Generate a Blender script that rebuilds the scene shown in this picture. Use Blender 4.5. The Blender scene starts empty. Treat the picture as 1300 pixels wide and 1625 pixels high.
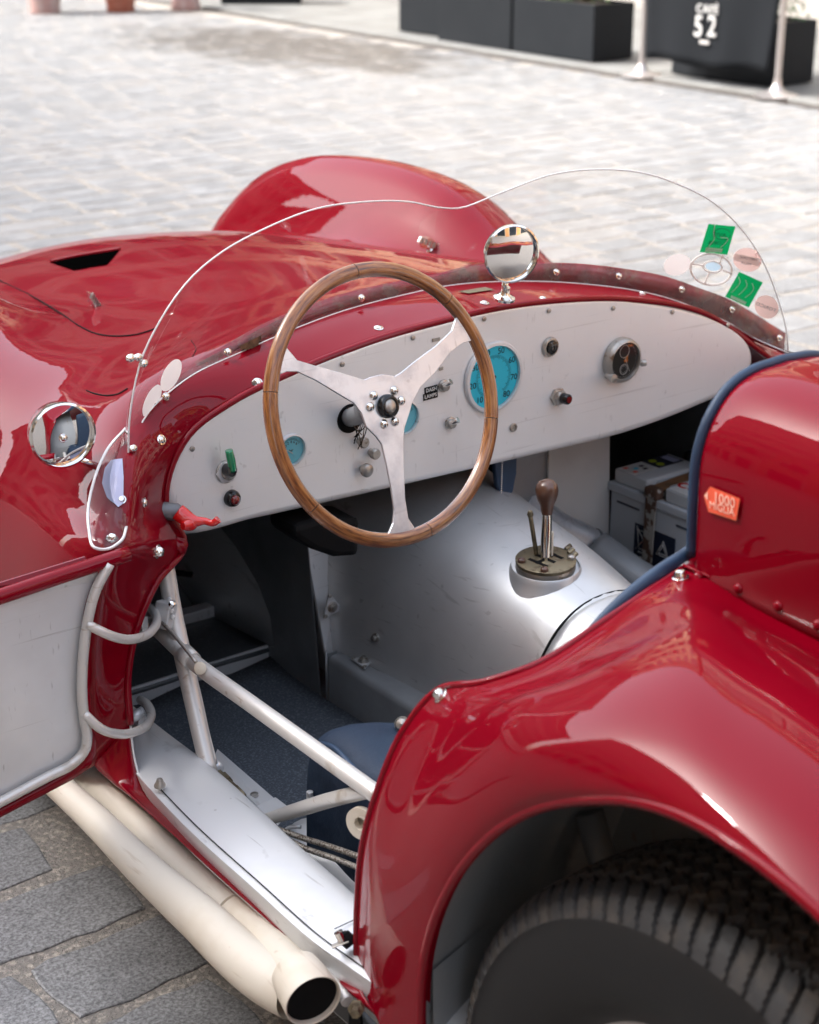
import bpy, bmesh, math, random
from mathutils import Vector, Matrix
from mathutils.bvhtree import BVHTree
random.seed(7)
R = math.radians
S = bpy.context.scene
COL = S.collection
# ------------------------------------------------------------------ camera
PITCH, HEAD, FPX = R(21.4), R(37.4), 2700.0
CAM = Vector((-1.345, -1.824, 1.588))
cd = bpy.data.cameras.new('camera'); cam = bpy.data.objects.new('camera', cd); COL.objects.link(cam)
cam.location = CAM; cam.rotation_euler = (R(90) - PITCH, 0, -HEAD)
cd.sensor_fit = 'VERTICAL'; cd.sensor_height = 36; cd.lens = FPX / 1625 * 36
cd.clip_start = .05; cd.clip_end = 400
cd.dof.use_dof = True; cd.dof.focus_distance = 2.5; cd.dof.aperture_fstop = 5.6
S.camera = cam
# ------------------------------------------------------------------ sky and sun
SUN_EL, SUN_AZ = R(44), R(-50)       # hazy sun over the roofs on the left side of the square
w = bpy.data.worlds.new('World'); S.world = w; w.use_nodes = True
nt = w.node_tree; nt.nodes.clear()
sky = nt.nodes.new('ShaderNodeTexSky'); sky.sky_type = 'NISHITA'; sky.sun_disc = False
sky.sun_elevation = SUN_EL; sky.sun_rotation = SUN_AZ; sky.dust_density = 3.0; sky.air_density = 1.0; sky.ozone_density = 1.0
hs = nt.nodes.new('ShaderNodeHueSaturation'); hs.inputs['Saturation'].default_value = .46
bg = nt.nodes.new('ShaderNodeBackground'); bg.inputs['Strength'].default_value = .15
wo = nt.nodes.new('ShaderNodeOutputWorld')
nt.links.new(sky.outputs[0], hs.inputs['Color']); nt.links.new(hs.outputs[0], bg.inputs[0]); nt.links.new(bg.outputs[0], wo.inputs[0])
sl = bpy.data.lights.new('sun', 'SUN'); sl.energy = 2.0; sl.angle = R(10); sl.color = (1, .975, .94)
so = bpy.data.objects.new('sun', sl); COL.objects.link(so)
sd = Vector((math.sin(SUN_AZ) * math.cos(SUN_EL), math.cos(SUN_AZ) * math.cos(SUN_EL), math.sin(SUN_EL)))
so.rotation_euler = sd.to_track_quat('Z', 'Y').to_euler(); so.location = (5, 3, 12)
S.view_settings.view_transform = 'Standard'; S.view_settings.look = 'None'; S.view_settings.gamma = 1
S.view_settings.use_curve_mapping = False
S.view_settings.exposure = 2.3
S.render.engine = 'CYCLES'
S.cycles.use_denoising = True; S.cycles.max_bounces = 8; S.cycles.transparent_max_bounces = 16
S.cycles.caustics_reflective = False; S.cycles.caustics_refractive = False
try: S.cycles.denoiser = 'OPENIMAGEDENOISE'
except Exception: pass
# ------------------------------------------------------------------ measuring helpers
FW = Vector((math.sin(HEAD) * math.cos(PITCH), math.cos(HEAD) * math.cos(PITCH), -math.sin(PITCH)))
RT = Vector((math.cos(HEAD), -math.sin(HEAD), 0)); UP = RT.cross(FW)
def ray(u, v): return FW + RT * ((u - 650) / FPX) - UP * ((v - 812.5) / FPX)
def at(u, v, x=None, y=None, z=None, f=None):
    """the point of the place seen at photograph position u, v that lies on a known plane or surface"""
    d = ray(u, v)
    if f is None:
        i, t = (0, x) if x is not None else (1, y) if y is not None else (2, z)
        return CAM + d * ((t - CAM[i]) / d[i])
    k = .6; p = CAM + d * k; a = f(p)
    while k < 8:
        k2 = k + .01; q = CAM + d * k2; b = f(q)
        if a * b <= 0: return CAM + d * (k + .01 * a / (a - b if a != b else 1))
        k, a = k2, b
    return CAM + d * 3
def pj(p):
    q = Vector(p) - CAM; z = q.dot(FW)
    return 650 + FPX * q.dot(RT) / z, 812.5 - FPX * q.dot(UP) / z, z
XC = .45
def V_(x, y, z): return Vector((x, y, z))
# ------------------------------------------------------------------ materials
def mat(name, col, rough=.5, metal=0, coat=0, spec=.5, noise=None, bump=None, **k):
    m = bpy.data.materials.new(name); m.use_nodes = True
    n = m.node_tree; b = n.nodes['Principled BSDF']
    b.inputs['Base Color'].default_value = (*col, 1); b.inputs['Roughness'].default_value = rough
    b.inputs['Metallic'].default_value = metal; b.inputs['Coat Weight'].default_value = coat
    b.inputs['Coat Roughness'].default_value = k.get('coat_rough', .03)
    b.inputs['Specular IOR Level'].default_value = spec; b.inputs['Coat IOR'].default_value = k.get('coat_ior', 1.5)
    tc = n.nodes.new('ShaderNodeTexCoord')
    def nz(scale, detail=4, rgh=.6):
        t = n.nodes.new('ShaderNodeTexNoise'); t.inputs['Scale'].default_value = scale
        t.inputs['Detail'].default_value = detail; t.inputs['Roughness'].default_value = rgh
        n.links.new(tc.outputs['Object'], t.inputs['Vector']); return t
    if noise:      # (scale, second colour, lo, hi)
        sc, c2, lo, hi = noise[:4]
        t = nz(sc); r = n.nodes.new('ShaderNodeMapRange'); r.inputs['From Min'].default_value = lo; r.inputs['From Max'].default_value = hi
        mx = n.nodes.new('ShaderNodeMix'); mx.data_type = 'RGBA'
        mx.inputs['A'].default_value = (*col, 1); mx.inputs['B'].default_value = (*c2, 1)
        n.links.new(t.outputs['Fac'], r.inputs['Value']); n.links.new(r.outputs[0], mx.inputs['Factor'])
        n.links.new(mx.outputs['Result'], b.inputs['Base Color'])
        if len(noise) > 4:
            r2 = n.nodes.new('ShaderNodeMapRange'); r2.inputs['To Min'].default_value = rough; r2.inputs['To Max'].default_value = noise[4]
            n.links.new(r.outputs[0], r2.inputs['Value']); n.links.new(r2.outputs[0], b.inputs['Roughness'])
    if k.get('scratch'):
        am, cdk = k['scratch']; src = b.inputs['Base Color'].links[0].from_socket if b.inputs['Base Color'].links else None
        mask = None
        for sc_ in ((4, 18, 190), (150, 9, 30), (38, 38, 38)):
            mp = n.nodes.new('ShaderNodeMapping'); mp.inputs['Scale'].default_value = sc_; mp.inputs['Rotation'].default_value = (.3, .5 * sc_[0] / 40, .2); n.links.new(tc.outputs['Object'], mp.inputs[0])
            t = n.nodes.new('ShaderNodeTexNoise'); t.inputs['Scale'].default_value = 1; t.inputs['Detail'].default_value = 3; n.links.new(mp.outputs[0], t.inputs['Vector'])
            q = n.nodes.new('ShaderNodeMapRange'); q.inputs['From Min'].default_value = .66 if sc_[0] != 38 else .70; q.inputs['From Max'].default_value = .74; q.inputs['To Max'].default_value = am; n.links.new(t.outputs['Fac'], q.inputs['Value'])
            if mask is None: mask = q.outputs[0]
            else:
                mm = n.nodes.new('ShaderNodeMath'); mm.operation = 'MAXIMUM'; n.links.new(mask, mm.inputs[0]); n.links.new(q.outputs[0], mm.inputs[1]); mask = mm.outputs[0]
        mx = n.nodes.new('ShaderNodeMix'); mx.data_type = 'RGBA'; mx.inputs['B'].default_value = (*cdk, 1); mx.inputs['A'].default_value = (*col, 1)
        if src: n.links.new(src, mx.inputs['A'])
        n.links.new(mask, mx.inputs['Factor']); n.links.new(mx.outputs['Result'], b.inputs['Base Color'])
    if bump:
        t = nz(bump[0], 5); bp = n.nodes.new('ShaderNodeBump'); bp.inputs['Strength'].default_value = bump[1]
        bp.inputs['Distance'].default_value = bump[2]
        n.links.new(t.outputs['Fac'], bp.inputs['Height']); n.links.new(bp.outputs[0], b.inputs['Normal'])
        if coat: n.links.new(bp.outputs[0], b.inputs['Coat Normal'])
    return m
M = {}
M['red'] = mat('red_paint', (.195, .0002, .0078), .5, coat=.55, spec=.02, coat_rough=.012, bump=(6, .28, .0016))
M['red_grimy'] = mat('grimy_red_paint', (.30, .006, .02), .4, coat=.5, noise=(22, (.30, .17, .13), .52, .68, .7), bump=(40, .3, .002))
M['silver'] = mat('silver_paint', (.74, .75, .76), .38, metal=.45, noise=(5, (.66, .67, .68), .45, .7, .5), bump=(60, .12, .0006), scratch=(.55, (.34, .33, .32)))
M['dash'] = mat('dashboard_silver', (.86, .86, .86), .36, metal=.35, noise=(3, (.80, .80, .80), .4, .7, .46), bump=(9, .15, .0012), scratch=(.35, (.45, .44, .43)))
M['tube'] = mat('worn_silver_tube', (.66, .64, .61), .42, metal=.45, noise=(14, (.38, .30, .21), .60, .78, .6), bump=(50, .2, .0008), scratch=(.5, (.32, .22, .13)))
M['alu'] = mat('brushed_aluminium', (.66, .68, .71), .34, metal=.75, noise=(30, (.48, .50, .54), .45, .75, .45), bump=(120, .15, .0005), scratch=(.45, (.40, .41, .43)))
M['tunnel'] = mat('tunnel_silver', (.62, .63, .64), .38, metal=.62, noise=(4, (.52, .53, .54), .4, .7, .48), bump=(14, .12, .0015), scratch=(.4, (.25, .25, .25)))
M['greybox'] = mat('grey_silver_paint', (.32, .335, .35), .45, metal=.35, noise=(8, (.25, .26, .27), .4, .7), bump=(60, .2, .001))
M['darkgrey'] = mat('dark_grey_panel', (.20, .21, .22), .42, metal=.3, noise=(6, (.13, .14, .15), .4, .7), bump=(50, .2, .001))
M['liner'] = mat('wheel_well_grey', (.27, .28, .285), .5, noise=(9, (.20, .12, .07), .64, .74), bump=(70, .35, .0015))
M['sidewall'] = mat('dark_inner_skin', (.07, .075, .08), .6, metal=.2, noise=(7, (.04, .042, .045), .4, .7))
M['panelgrey'] = mat('dull_grey_panel', (.72, .73, .72), .5, metal=.2, noise=(5, (.60, .61, .60), .4, .7))
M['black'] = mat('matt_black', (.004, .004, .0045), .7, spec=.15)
M['blackgloss'] = mat('black_gloss', (.01, .01, .011), .18)
M['chrome'] = mat('chrome', (.80, .78, .74), .12, metal=1, noise=(40, (.5, .45, .38), .6, .75, .4))
M['steel'] = mat('dull_steel', (.42, .40, .37), .4, metal=.9, noise=(60, (.2, .13, .08), .55, .7, .7))
M['postmetal'] = mat('satin_post_metal', (.55, .51, .49), .38, metal=.9)
M['vent_shade'] = mat('vent_shade_black', (.001, .001, .001), .9, spec=0)
M['mirror'] = mat('mirror_glass', (.92, .93, .94), .015, metal=1)
M['cream'] = mat('cream_heat_paint', (.70, .64, .54), .55, noise=(6, (.58, .49, .37), .5, .75), bump=(35, .3, .0015), scratch=(.4, (.45, .36, .25)))
M['rubber'] = mat('tyre_rubber', (.034, .034, .036), .65, noise=(25, (.075, .066, .058), .48, .7, .85), bump=(80, .4, .0015))
M['rubber_side'] = mat('tyre_sidewall', (.003, .0033, .004), .55, bump=(60, .1, .0005))
M['teal'] = mat('teal_dial', (.04, .68, .90), .5)
M['teal2'] = mat('pale_teal_dial', (.20, .68, .82), .5)
M['dialblack'] = mat('dark_dial', (.02, .02, .018), .35, noise=(28, (.75, .22, .015), .60, .66))
M['ink'] = mat('dial_ink', (.01, .015, .03), .6)
M['white'] = mat('white_print', (.78, .77, .74), .5)
M['offwhite'] = mat('off_white_sticker', (.80, .76, .72), .6, noise=(60, (.6, .55, .5), .6, .7))
M['green'] = mat('green_sticker', (.0, .26, .08), .45)
M['greendark'] = mat('dark_green_print', (.0, .09, .03), .5)
M['pink'] = mat('faded_pink_sticker', (.78, .52, .46), .6)
M['paleblue'] = mat('pale_blue_sticker', (.45, .66, .80), .6)
M['greenplastic'] = mat('green_plastic', (.0, .22, .09), .2, coat=1)
M['redplastic'] = mat('bright_red_paint', (.68, .012, .012), .25, coat=1)
M['redlens'] = mat('red_lens', (.16, .004, .004), .08, coat=1)
M['lavender'] = mat('pale_lavender', (.42, .44, .62), .4)
M['orange'] = mat('orange_red_sticker', (.85, .13, .06), .5)
M['stickertext'] = mat('pale_orange_print', (.95, .62, .48), .5)
M['bluetrim'] = mat('blue_leather', (.020, .048, .10), .5, noise=(14, (.012, .03, .065), .4, .7), bump=(180, .3, .0006))
M['denim'] = mat('blue_seat_cloth', (.008, .022, .05), .7, noise=(9, (.014, .035, .07), .4, .7), bump=(26, .6, .006))
M['carpet'] = mat('blue_grey_carpet', (.070, .082, .100), .95, noise=(260, (.16, .18, .21), .5, .66), bump=(300, .8, .003))
M['mat'] = mat('rubber_mat', (.05, .055, .06), .38, noise=(160, (.12, .12, .12), .55, .7), bump=(220, .5, .001))
M['batt'] = mat('battery_grey', (.50, .53, .57), .5, bump=(90, .1, .0005))
M['battlid'] = mat('battery_lid_grey', (.55, .57, .59), .5)
M['navy'] = mat('navy_label', (.01, .015, .035), .5)
M['lime'] = mat('lime_label', (.42, .5, .03), .5)
M['rust'] = mat('rusty_strap', (.09, .045, .028), .8, noise=(30, (.33, .31, .28), .5, .54), bump=(70, .4, .001))
M['wornwood'] = mat('brown_strap', (.22, .11, .05), .6, noise=(18, (.10, .06, .03), .45, .7))
M['brown'] = mat('brown_knob', (.11, .050, .030), .3, noise=(20, (.07, .03, .018), .45, .7), coat=.4)
M['brass'] = mat('aged_brass', (.24, .20, .13), .42, metal=.8, noise=(50, (.11, .085, .06), .5, .7, .7))
M['braid'] = mat('braided_hose', (.40, .37, .33), .45, metal=.6, noise=(300, (.12, .09, .07), .48, .56), bump=(400, .8, .001))
M['planter'] = mat('anthracite_planter', (.006, .008, .011), .6, spec=.25, noise=(3, (.009, .011, .014), .4, .7))
M['banner'] = mat('black_banner', (.006, .0075, .010), .8, spec=.2)
M['terracotta'] = mat('terracotta', (.28, .08, .045), .75, noise=(9, (.32, .13, .09), .45, .7))
M['pinkclay'] = mat('pale_pink_clay', (.36, .22, .20), .75, noise=(7, (.42, .34, .32), .45, .65))
M['soil'] = mat('soil', (.04, .028, .02), .95)
M['leaf'] = mat('leaf_green', (.045, .12, .025), .5)
M['leaf2'] = mat('leaf_light_green', (.10, .17, .03), .5)
M['stem'] = mat('woody_stem', (.08, .055, .035), .8)
M['limestone'] = mat('pale_terrace_stone', (.20, .20, .19), .6, noise=(2, (.15, .145, .135), .4, .7))
M['kerb'] = mat('dark_gutter_metal', (.05, .04, .034), .5)
def wood():
    m = mat('varnished_wood', (.30, .11, .028), .32, coat=.8, coat_rough=.12)
    n = m.node_tree; b = n.nodes['Principled BSDF']
    at_ = n.nodes.new('ShaderNodeAttribute'); at_.attribute_name = 'grain'
    t = n.nodes.new('ShaderNodeTexNoise'); t.inputs['Scale'].default_value = 1; t.inputs['Detail'].default_value = 8; t.inputs['Roughness'].default_value = .65
    r = n.nodes.new('ShaderNodeValToRGB')
    r.color_ramp.elements[0].position = .34; r.color_ramp.elements[0].color = (.05, .016, .006, 1)
    r.color_ramp.elements[1].position = .66; r.color_ramp.elements[1].color = (.40, .17, .045, 1)
    e = r.color_ramp.elements.new(.48); e.color = (.24, .078, .018, 1)
    n.links.new(at_.outputs['Vector'], t.inputs['Vector']); n.links.new(t.outputs['Fac'], r.inputs[0]); n.links.new(r.outputs[0], b.inputs['Base Color'])
    return m
M['wood'] = wood()
def paper(name, c):
    m = mat(name, c, .55); n = m.node_tree; b = n.nodes['Principled BSDF']; o = n.nodes['Material Output']
    t = n.nodes.new('ShaderNodeBsdfTranslucent'); t.inputs[0].default_value = (*c, 1); mx = n.nodes.new('ShaderNodeMixShader'); mx.inputs[0].default_value = .45
    n.links.new(b.outputs[0], mx.inputs[1]); n.links.new(t.outputs[0], mx.inputs[2]); n.links.new(mx.outputs[0], o.inputs[0]); return m
for k_, nm_, c_ in (('offwhite', 'off_white_sticker', (.86, .83, .80)), ('green', 'green_sticker', (.0, .34, .10)), ('pink', 'faded_pink_sticker', (.86, .62, .56)), ('paleblue', 'pale_blue_sticker', (.55, .74, .86)), ('white', 'white_print', (.86, .85, .83))):
    M[k_] = paper(nm_, c_)
def acrylic(name, tint=(1, 1, 1), refl=.9, dirt=0):
    m = bpy.data.materials.new(name); m.use_nodes = True; n = m.node_tree; n.nodes.clear()
    o = n.nodes.new('ShaderNodeOutputMaterial'); tr = n.nodes.new('ShaderNodeBsdfTransparent'); tr.inputs[0].default_value = (*tint, 1)
    gl = n.nodes.new('ShaderNodeBsdfGlossy'); gl.inputs['Roughness'].default_value = .02
    fr = n.nodes.new('ShaderNodeFresnel'); fr.inputs[0].default_value = 1.45
    mu = n.nodes.new('ShaderNodeMath'); mu.operation = 'MULTIPLY'; mu.inputs[1].default_value = refl
    mx = n.nodes.new('ShaderNodeMixShader')
    n.links.new(fr.outputs[0], mu.inputs[0]); n.links.new(mu.outputs[0], mx.inputs[0]); n.links.new(tr.outputs[0], mx.inputs[1]); n.links.new(gl.outputs[0], mx.inputs[2])
    last = mx
    if dirt:
        tc = n.nodes.new('ShaderNodeTexCoord'); t = n.nodes.new('ShaderNodeTexNoise'); t.inputs['Scale'].default_value = 24; t.inputs['Detail'].default_value = 6
        rr = n.nodes.new('ShaderNodeMapRange'); rr.inputs['From Min'].default_value = .42; rr.inputs['From Max'].default_value = .70
        rr.inputs['To Min'].default_value = .12 if dirt > .2 else 0; rr.inputs['To Max'].default_value = dirt
        df = n.nodes.new('ShaderNodeBsdfDiffuse'); df.inputs[0].default_value = (.30, .25, .23, 1)
        m2 = n.nodes.new('ShaderNodeMixShader')
        n.links.new(tc.outputs['Object'], t.inputs['Vector']); n.links.new(t.outputs['Fac'], rr.inputs['Value']); n.links.new(rr.outputs[0], m2.inputs[0])
        n.links.new(mx.outputs[0], m2.inputs[1]); n.links.new(df.outputs[0], m2.inputs[2]); last = m2
    n.links.new(last.outputs[0], o.inputs[0]); return m
M['acrylic'] = acrylic('clear_acrylic', dirt=.07); M['acrylic_dirty'] = acrylic('grimy_acrylic', dirt=.75)
M['acrylic_edge'] = mat('painted_edge_light', (.80, .80, .80), .3, coat=1)  # white colour stands in for the light gathered in the acrylic edge
M['lens'] = acrylic('gauge_glass', refl=.6)
# ------------------------------------------------------------------ object helpers
def link(o, parent=None, label=None, cat=None, group=None, kind=None):
    COL.objects.link(o)
    if parent: o.parent = parent
    if label: o['label'] = label
    if cat: o['category'] = cat
    if group: o['group'] = group
    if kind: o['kind'] = kind
    return o
def empty(name, loc=(0, 0, 0), **k):
    o = bpy.data.objects.new(name, None); o.location = loc; o.empty_display_size = .1
    return link(o, **k)
def mesh(name, vs, fs, m, parent=None, smooth=True, **k):
    me = bpy.data.meshes.new(name)
    off = Vector(parent.location) if parent and parent.parent is None else Vector((0, 0, 0))
    if parent and parent.parent is not None: off = Vector(parent.parent.location)
    me.from_pydata([tuple(Vector(v) - off) for v in vs], [], fs)
    me.update()
    for p in me.polygons: p.use_smooth = smooth
    for mm in (m if isinstance(m, list) else [m]): me.materials.append(mm)
    o = bpy.data.objects.new(name, me); link(o, parent, **k); return o
def solid(o, t, offset=-1.0, bev=0):
    md = o.modifiers.new('solid', 'SOLIDIFY'); md.thickness = t; md.offset = offset; md.use_even_offset = False
    if bev:
        b = o.modifiers.new('bevel', 'BEVEL'); b.width = bev; b.segments = 2; b.limit_method = 'ANGLE'; b.angle_limit = R(50)
    return o
def crv(pts, n):
    """n+1 points along a chord-length cubic through pts"""
    P = [Vector(p) for p in pts]
    if len(P) == 2: return [P[0].lerp(P[1], i / n) for i in range(n + 1)]
    t = [0]
    for a, b in zip(P, P[1:]): t.append(t[-1] + max((b - a).length, 1e-6) ** .75)
    T = []
    for i in range(len(P)):
        if i == 0: T.append((P[1] - P[0]) / (t[1] - t[0]))
        elif i == len(P) - 1: T.append((P[-1] - P[-2]) / (t[-1] - t[-2]))
        else:
            a = (P[i] - P[i - 1]) / (t[i] - t[i - 1]); b = (P[i + 1] - P[i]) / (t[i + 1] - t[i])
            wA = (t[i + 1] - t[i]); wB = (t[i] - t[i - 1]); T.append((a * wA + b * wB) / (wA + wB))
    out = []
    return P, t, T
def ev(c, s):
    P, t, T = c
    if s <= t[0]: return P[0].copy()
    if s >= t[-1]: return P[-1].copy()
    i = 0
    while t[i + 1] < s: i += 1
    h = t[i + 1] - t[i]; x = (s - t[i]) / h; x2, x3 = x * x, x * x * x
    return P[i] * (2 * x3 - 3 * x2 + 1) + T[i] * h * (x3 - 2 * x2 + x) + P[i + 1] * (-2 * x3 + 3 * x2) + T[i + 1] * h * (x3 - x2)
def curve(pts, n):
    if len(pts) == 2: return crv(pts, n)
    c = crv(pts, n); return [ev(c, c[1][-1] * i / n) for i in range(n + 1)]
def curve_k(pts, k):
    """k samples per span, so columns stay matched"""
    if len(pts) == 2: return crv(pts, k)
    c = crv(pts, 1); out = []
    for i in range(len(pts) - 1):
        for j in range(k): out.append(ev(c, c[1][i] + (c[1][i + 1] - c[1][i]) * j / k))
    out.append(Vector(pts[-1])); return out
def grid(rows, ku, kv):
    A = [curve_k(r, ku) for r in rows]; n = len(A[0])
    cols = [curve_k([a[j] for a in A], kv) for j in range(n)]
    m = len(cols[0])
    return [[cols[j][i] for j in range(n)] for i in range(m)]
def gmesh(name, G, m, parent, flip=False, face=None, **k):
    n = len(G[0]); vs = [v for r in G for v in r]; fs = []
    for i in range(len(G) - 1):
        for j in range(n - 1):
            f = (i * n + j, i * n + j + 1, (i + 1) * n + j + 1, (i + 1) * n + j); fs.append(f[::-1] if flip else f)
    o = mesh(name, vs, fs, m, parent, **k)
    if face is not None:
        t = sum((p.normal * p.area for p in o.data.polygons), Vector())
        if t.dot(Vector(face)) < 0: o.data.flip_normals()
    return o
def frames(P, closed=False):
    out = []; n = len(P)
    t0 = (P[1] - P[0]).normalized(); a = Vector((0, 0, 1)) if abs(t0.z) < .9 else Vector((1, 0, 0))
    x = (a - t0 * a.dot(t0)).normalized()
    for i in range(n):
        t = ((P[(i + 1) % n] - P[i - 1]) if (closed or 0 < i < n - 1) else (P[1] - P[0] if i == 0 else P[-1] - P[-2])).normalized()
        x = (x - t * x.dot(t)).normalized(); out.append((x, t.cross(x)))
    return out
def tube_geo(P, r, seg=12, cap=True, flat=1.0):
    P = [Vector(p) for p in P]; F = frames(P); vs = []; fs = []
    for i, (p, (x, y)) in enumerate(zip(P, F)):
        ri = r[i] if isinstance(r, (list, tuple)) else r
        for j in range(seg):
            a = 2 * math.pi * j / seg; vs.append(p + x * math.cos(a) * ri + y * math.sin(a) * ri * flat)
    for i in range(len(P) - 1):
        for j in range(seg):
            a, b = i * seg + j, i * seg + (j + 1) % seg; fs.append((a, b, b + seg, a + seg))
    if cap:
        fs.append(tuple(range(seg))[::-1]); fs.append(tuple(range((len(P) - 1) * seg, len(P) * seg)))
    return vs, fs
def tube(name, pts, r, m, parent, n=None, seg=12, cap=True, flat=1.0, **k):
    P = curve(pts, n or max(8, 6 * (len(pts) - 1))) if len(pts) > 2 else [Vector(p) for p in pts]
    if isinstance(r, (list, tuple)) and len(P) != len(r):
        rr = curve([Vector((i, q, 0)) for i, q in enumerate(r)], len(P) - 1) if len(r) > 2 else [Vector((0, r[0] + (r[1] - r[0]) * i / (len(P) - 1), 0)) for i in range(len(P))]
        r = [q.y for q in rr]
    vs, fs = tube_geo(P, r, seg, cap, flat); o = mesh(name, vs, fs, m, parent, **k)
    if cap:
        for p in o.data.polygons[-2:]: p.use_smooth = False
    return o
def basis(c, nrm, up=(0, 0, 1)):
    n = Vector(nrm).normalized(); u = Vector(up); x = u.cross(n)
    if x.length < 1e-4: x = Vector((1, 0, 0))
    x.normalize(); y = n.cross(x)
    return Matrix(((x.x, y.x, n.x, c[0]), (x.y, y.y, n.y, c[1]), (x.z, y.z, n.z, c[2]), (0, 0, 0, 1)))
def lathe(name, prof, B, m, parent, seg=24, mi=None, smooth=True, cap=None, **k):
    """prof: (radius, height) along B's z axis"""
    vs, fs, ms = [], [], []
    for (r, h) in prof:
        for j in range(seg):
            a = 2 * math.pi * j / seg; vs.append(B @ Vector((r * math.cos(a), r * math.sin(a), h)))
    for i in range(len(prof) - 1):
        for j in range(seg):
            a, b = i * seg + j, i * seg + (j + 1) % seg; fs.append((a, b, b + seg, a + seg)); ms.append(mi[i] if mi else 0)
    if cap is None: cap = name not in ('rev_counter', 'oil_gauge', 'water_gauge', 'clock', 'centre_mirror', 'door_mirror', 'gate_collar', 'exhaust_outlet', 'dial', 'glass')
    if cap: fs.append(tuple(range((len(prof) - 1) * seg, len(prof) * seg))); ms.append(mi[-1] if mi else 0)
    if prof[0][0] > 1e-4 and cap: fs.append(tuple(range(seg))[::-1]); ms.append(mi[0] if mi else 0)
    o = mesh(name, vs, fs, m, parent, smooth, **k)
    for p, q in zip(o.data.polygons, ms): p.material_index = q
    if cap: o.data.polygons[-1].use_smooth = False if prof[-1][0] > .002 else True
    e = o.modifiers.new('edges', 'EDGE_SPLIT'); e.split_angle = R(48)
    return o
def box(name, B, sx, sy, sz, m, parent, bev=.002, z0=None, **k):
    z0 = -sz / 2 if z0 is None else z0
    vs = [B @ Vector((x, y, z)) for z in (z0, z0 + sz) for y in (-sy / 2, sy / 2) for x in (-sx / 2, sx / 2)]
    fs = [(0, 2, 3, 1), (4, 5, 7, 6), (0, 1, 5, 4), (2, 6, 7, 3), (0, 4, 6, 2), (1, 3, 7, 5)]
    o = mesh(name, vs, fs, m, parent, False, **k)
    if bev:
        b = o.modifiers.new('bevel', 'BEVEL'); b.width = bev; b.segments = 2; b.limit_method = 'NONE'
    return o
T4 = lambda x, y, z: Matrix.Translation((x, y, z))
def ngon(name, pts, m, parent, thick=0, flip=False, bev=0, offset=-1, **k):
    f = tuple(range(len(pts))); o = mesh(name, pts, [f[::-1] if flip else f], m, parent, False, **k)
    if thick: solid(o, thick, offset, bev)
    return o
def text(name, s, size, B, m, parent, ext=.0004, sx=1, bold=0, space=1, **k):
    c = bpy.data.curves.new('t', 'FONT'); c.body = s; c.size = size; c.align_x = 'CENTER'; c.align_y = 'CENTER'; c.extrude = ext; c.resolution_u = 3
    c.offset = bold; c.space_character = space
    o = bpy.data.objects.new('t', c); COL.objects.link(o)
    dg = bpy.context.evaluated_depsgraph_get(); dg.update()
    me = bpy.data.meshes.new_from_object(o.evaluated_get(dg)); bpy.data.objects.remove(o)
    off = Vector(parent.location) if parent and parent.parent is None else Vector(parent.parent.location) if parent else Vector((0, 0, 0))
    me.transform(Matrix.Translation(-off) @ B @ Matrix.Diagonal((sx, 1, 1, 1))); me.materials.clear(); me.materials.append(m)
    o = bpy.data.objects.new(name, me); return link(o, parent, **k)
def join_geo(parts):
    vs, fs = [], []
    for v, f in parts:
        o = len(vs); vs += list(v); fs += [tuple(i + o for i in q) for q in f]
    return vs, fs
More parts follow.
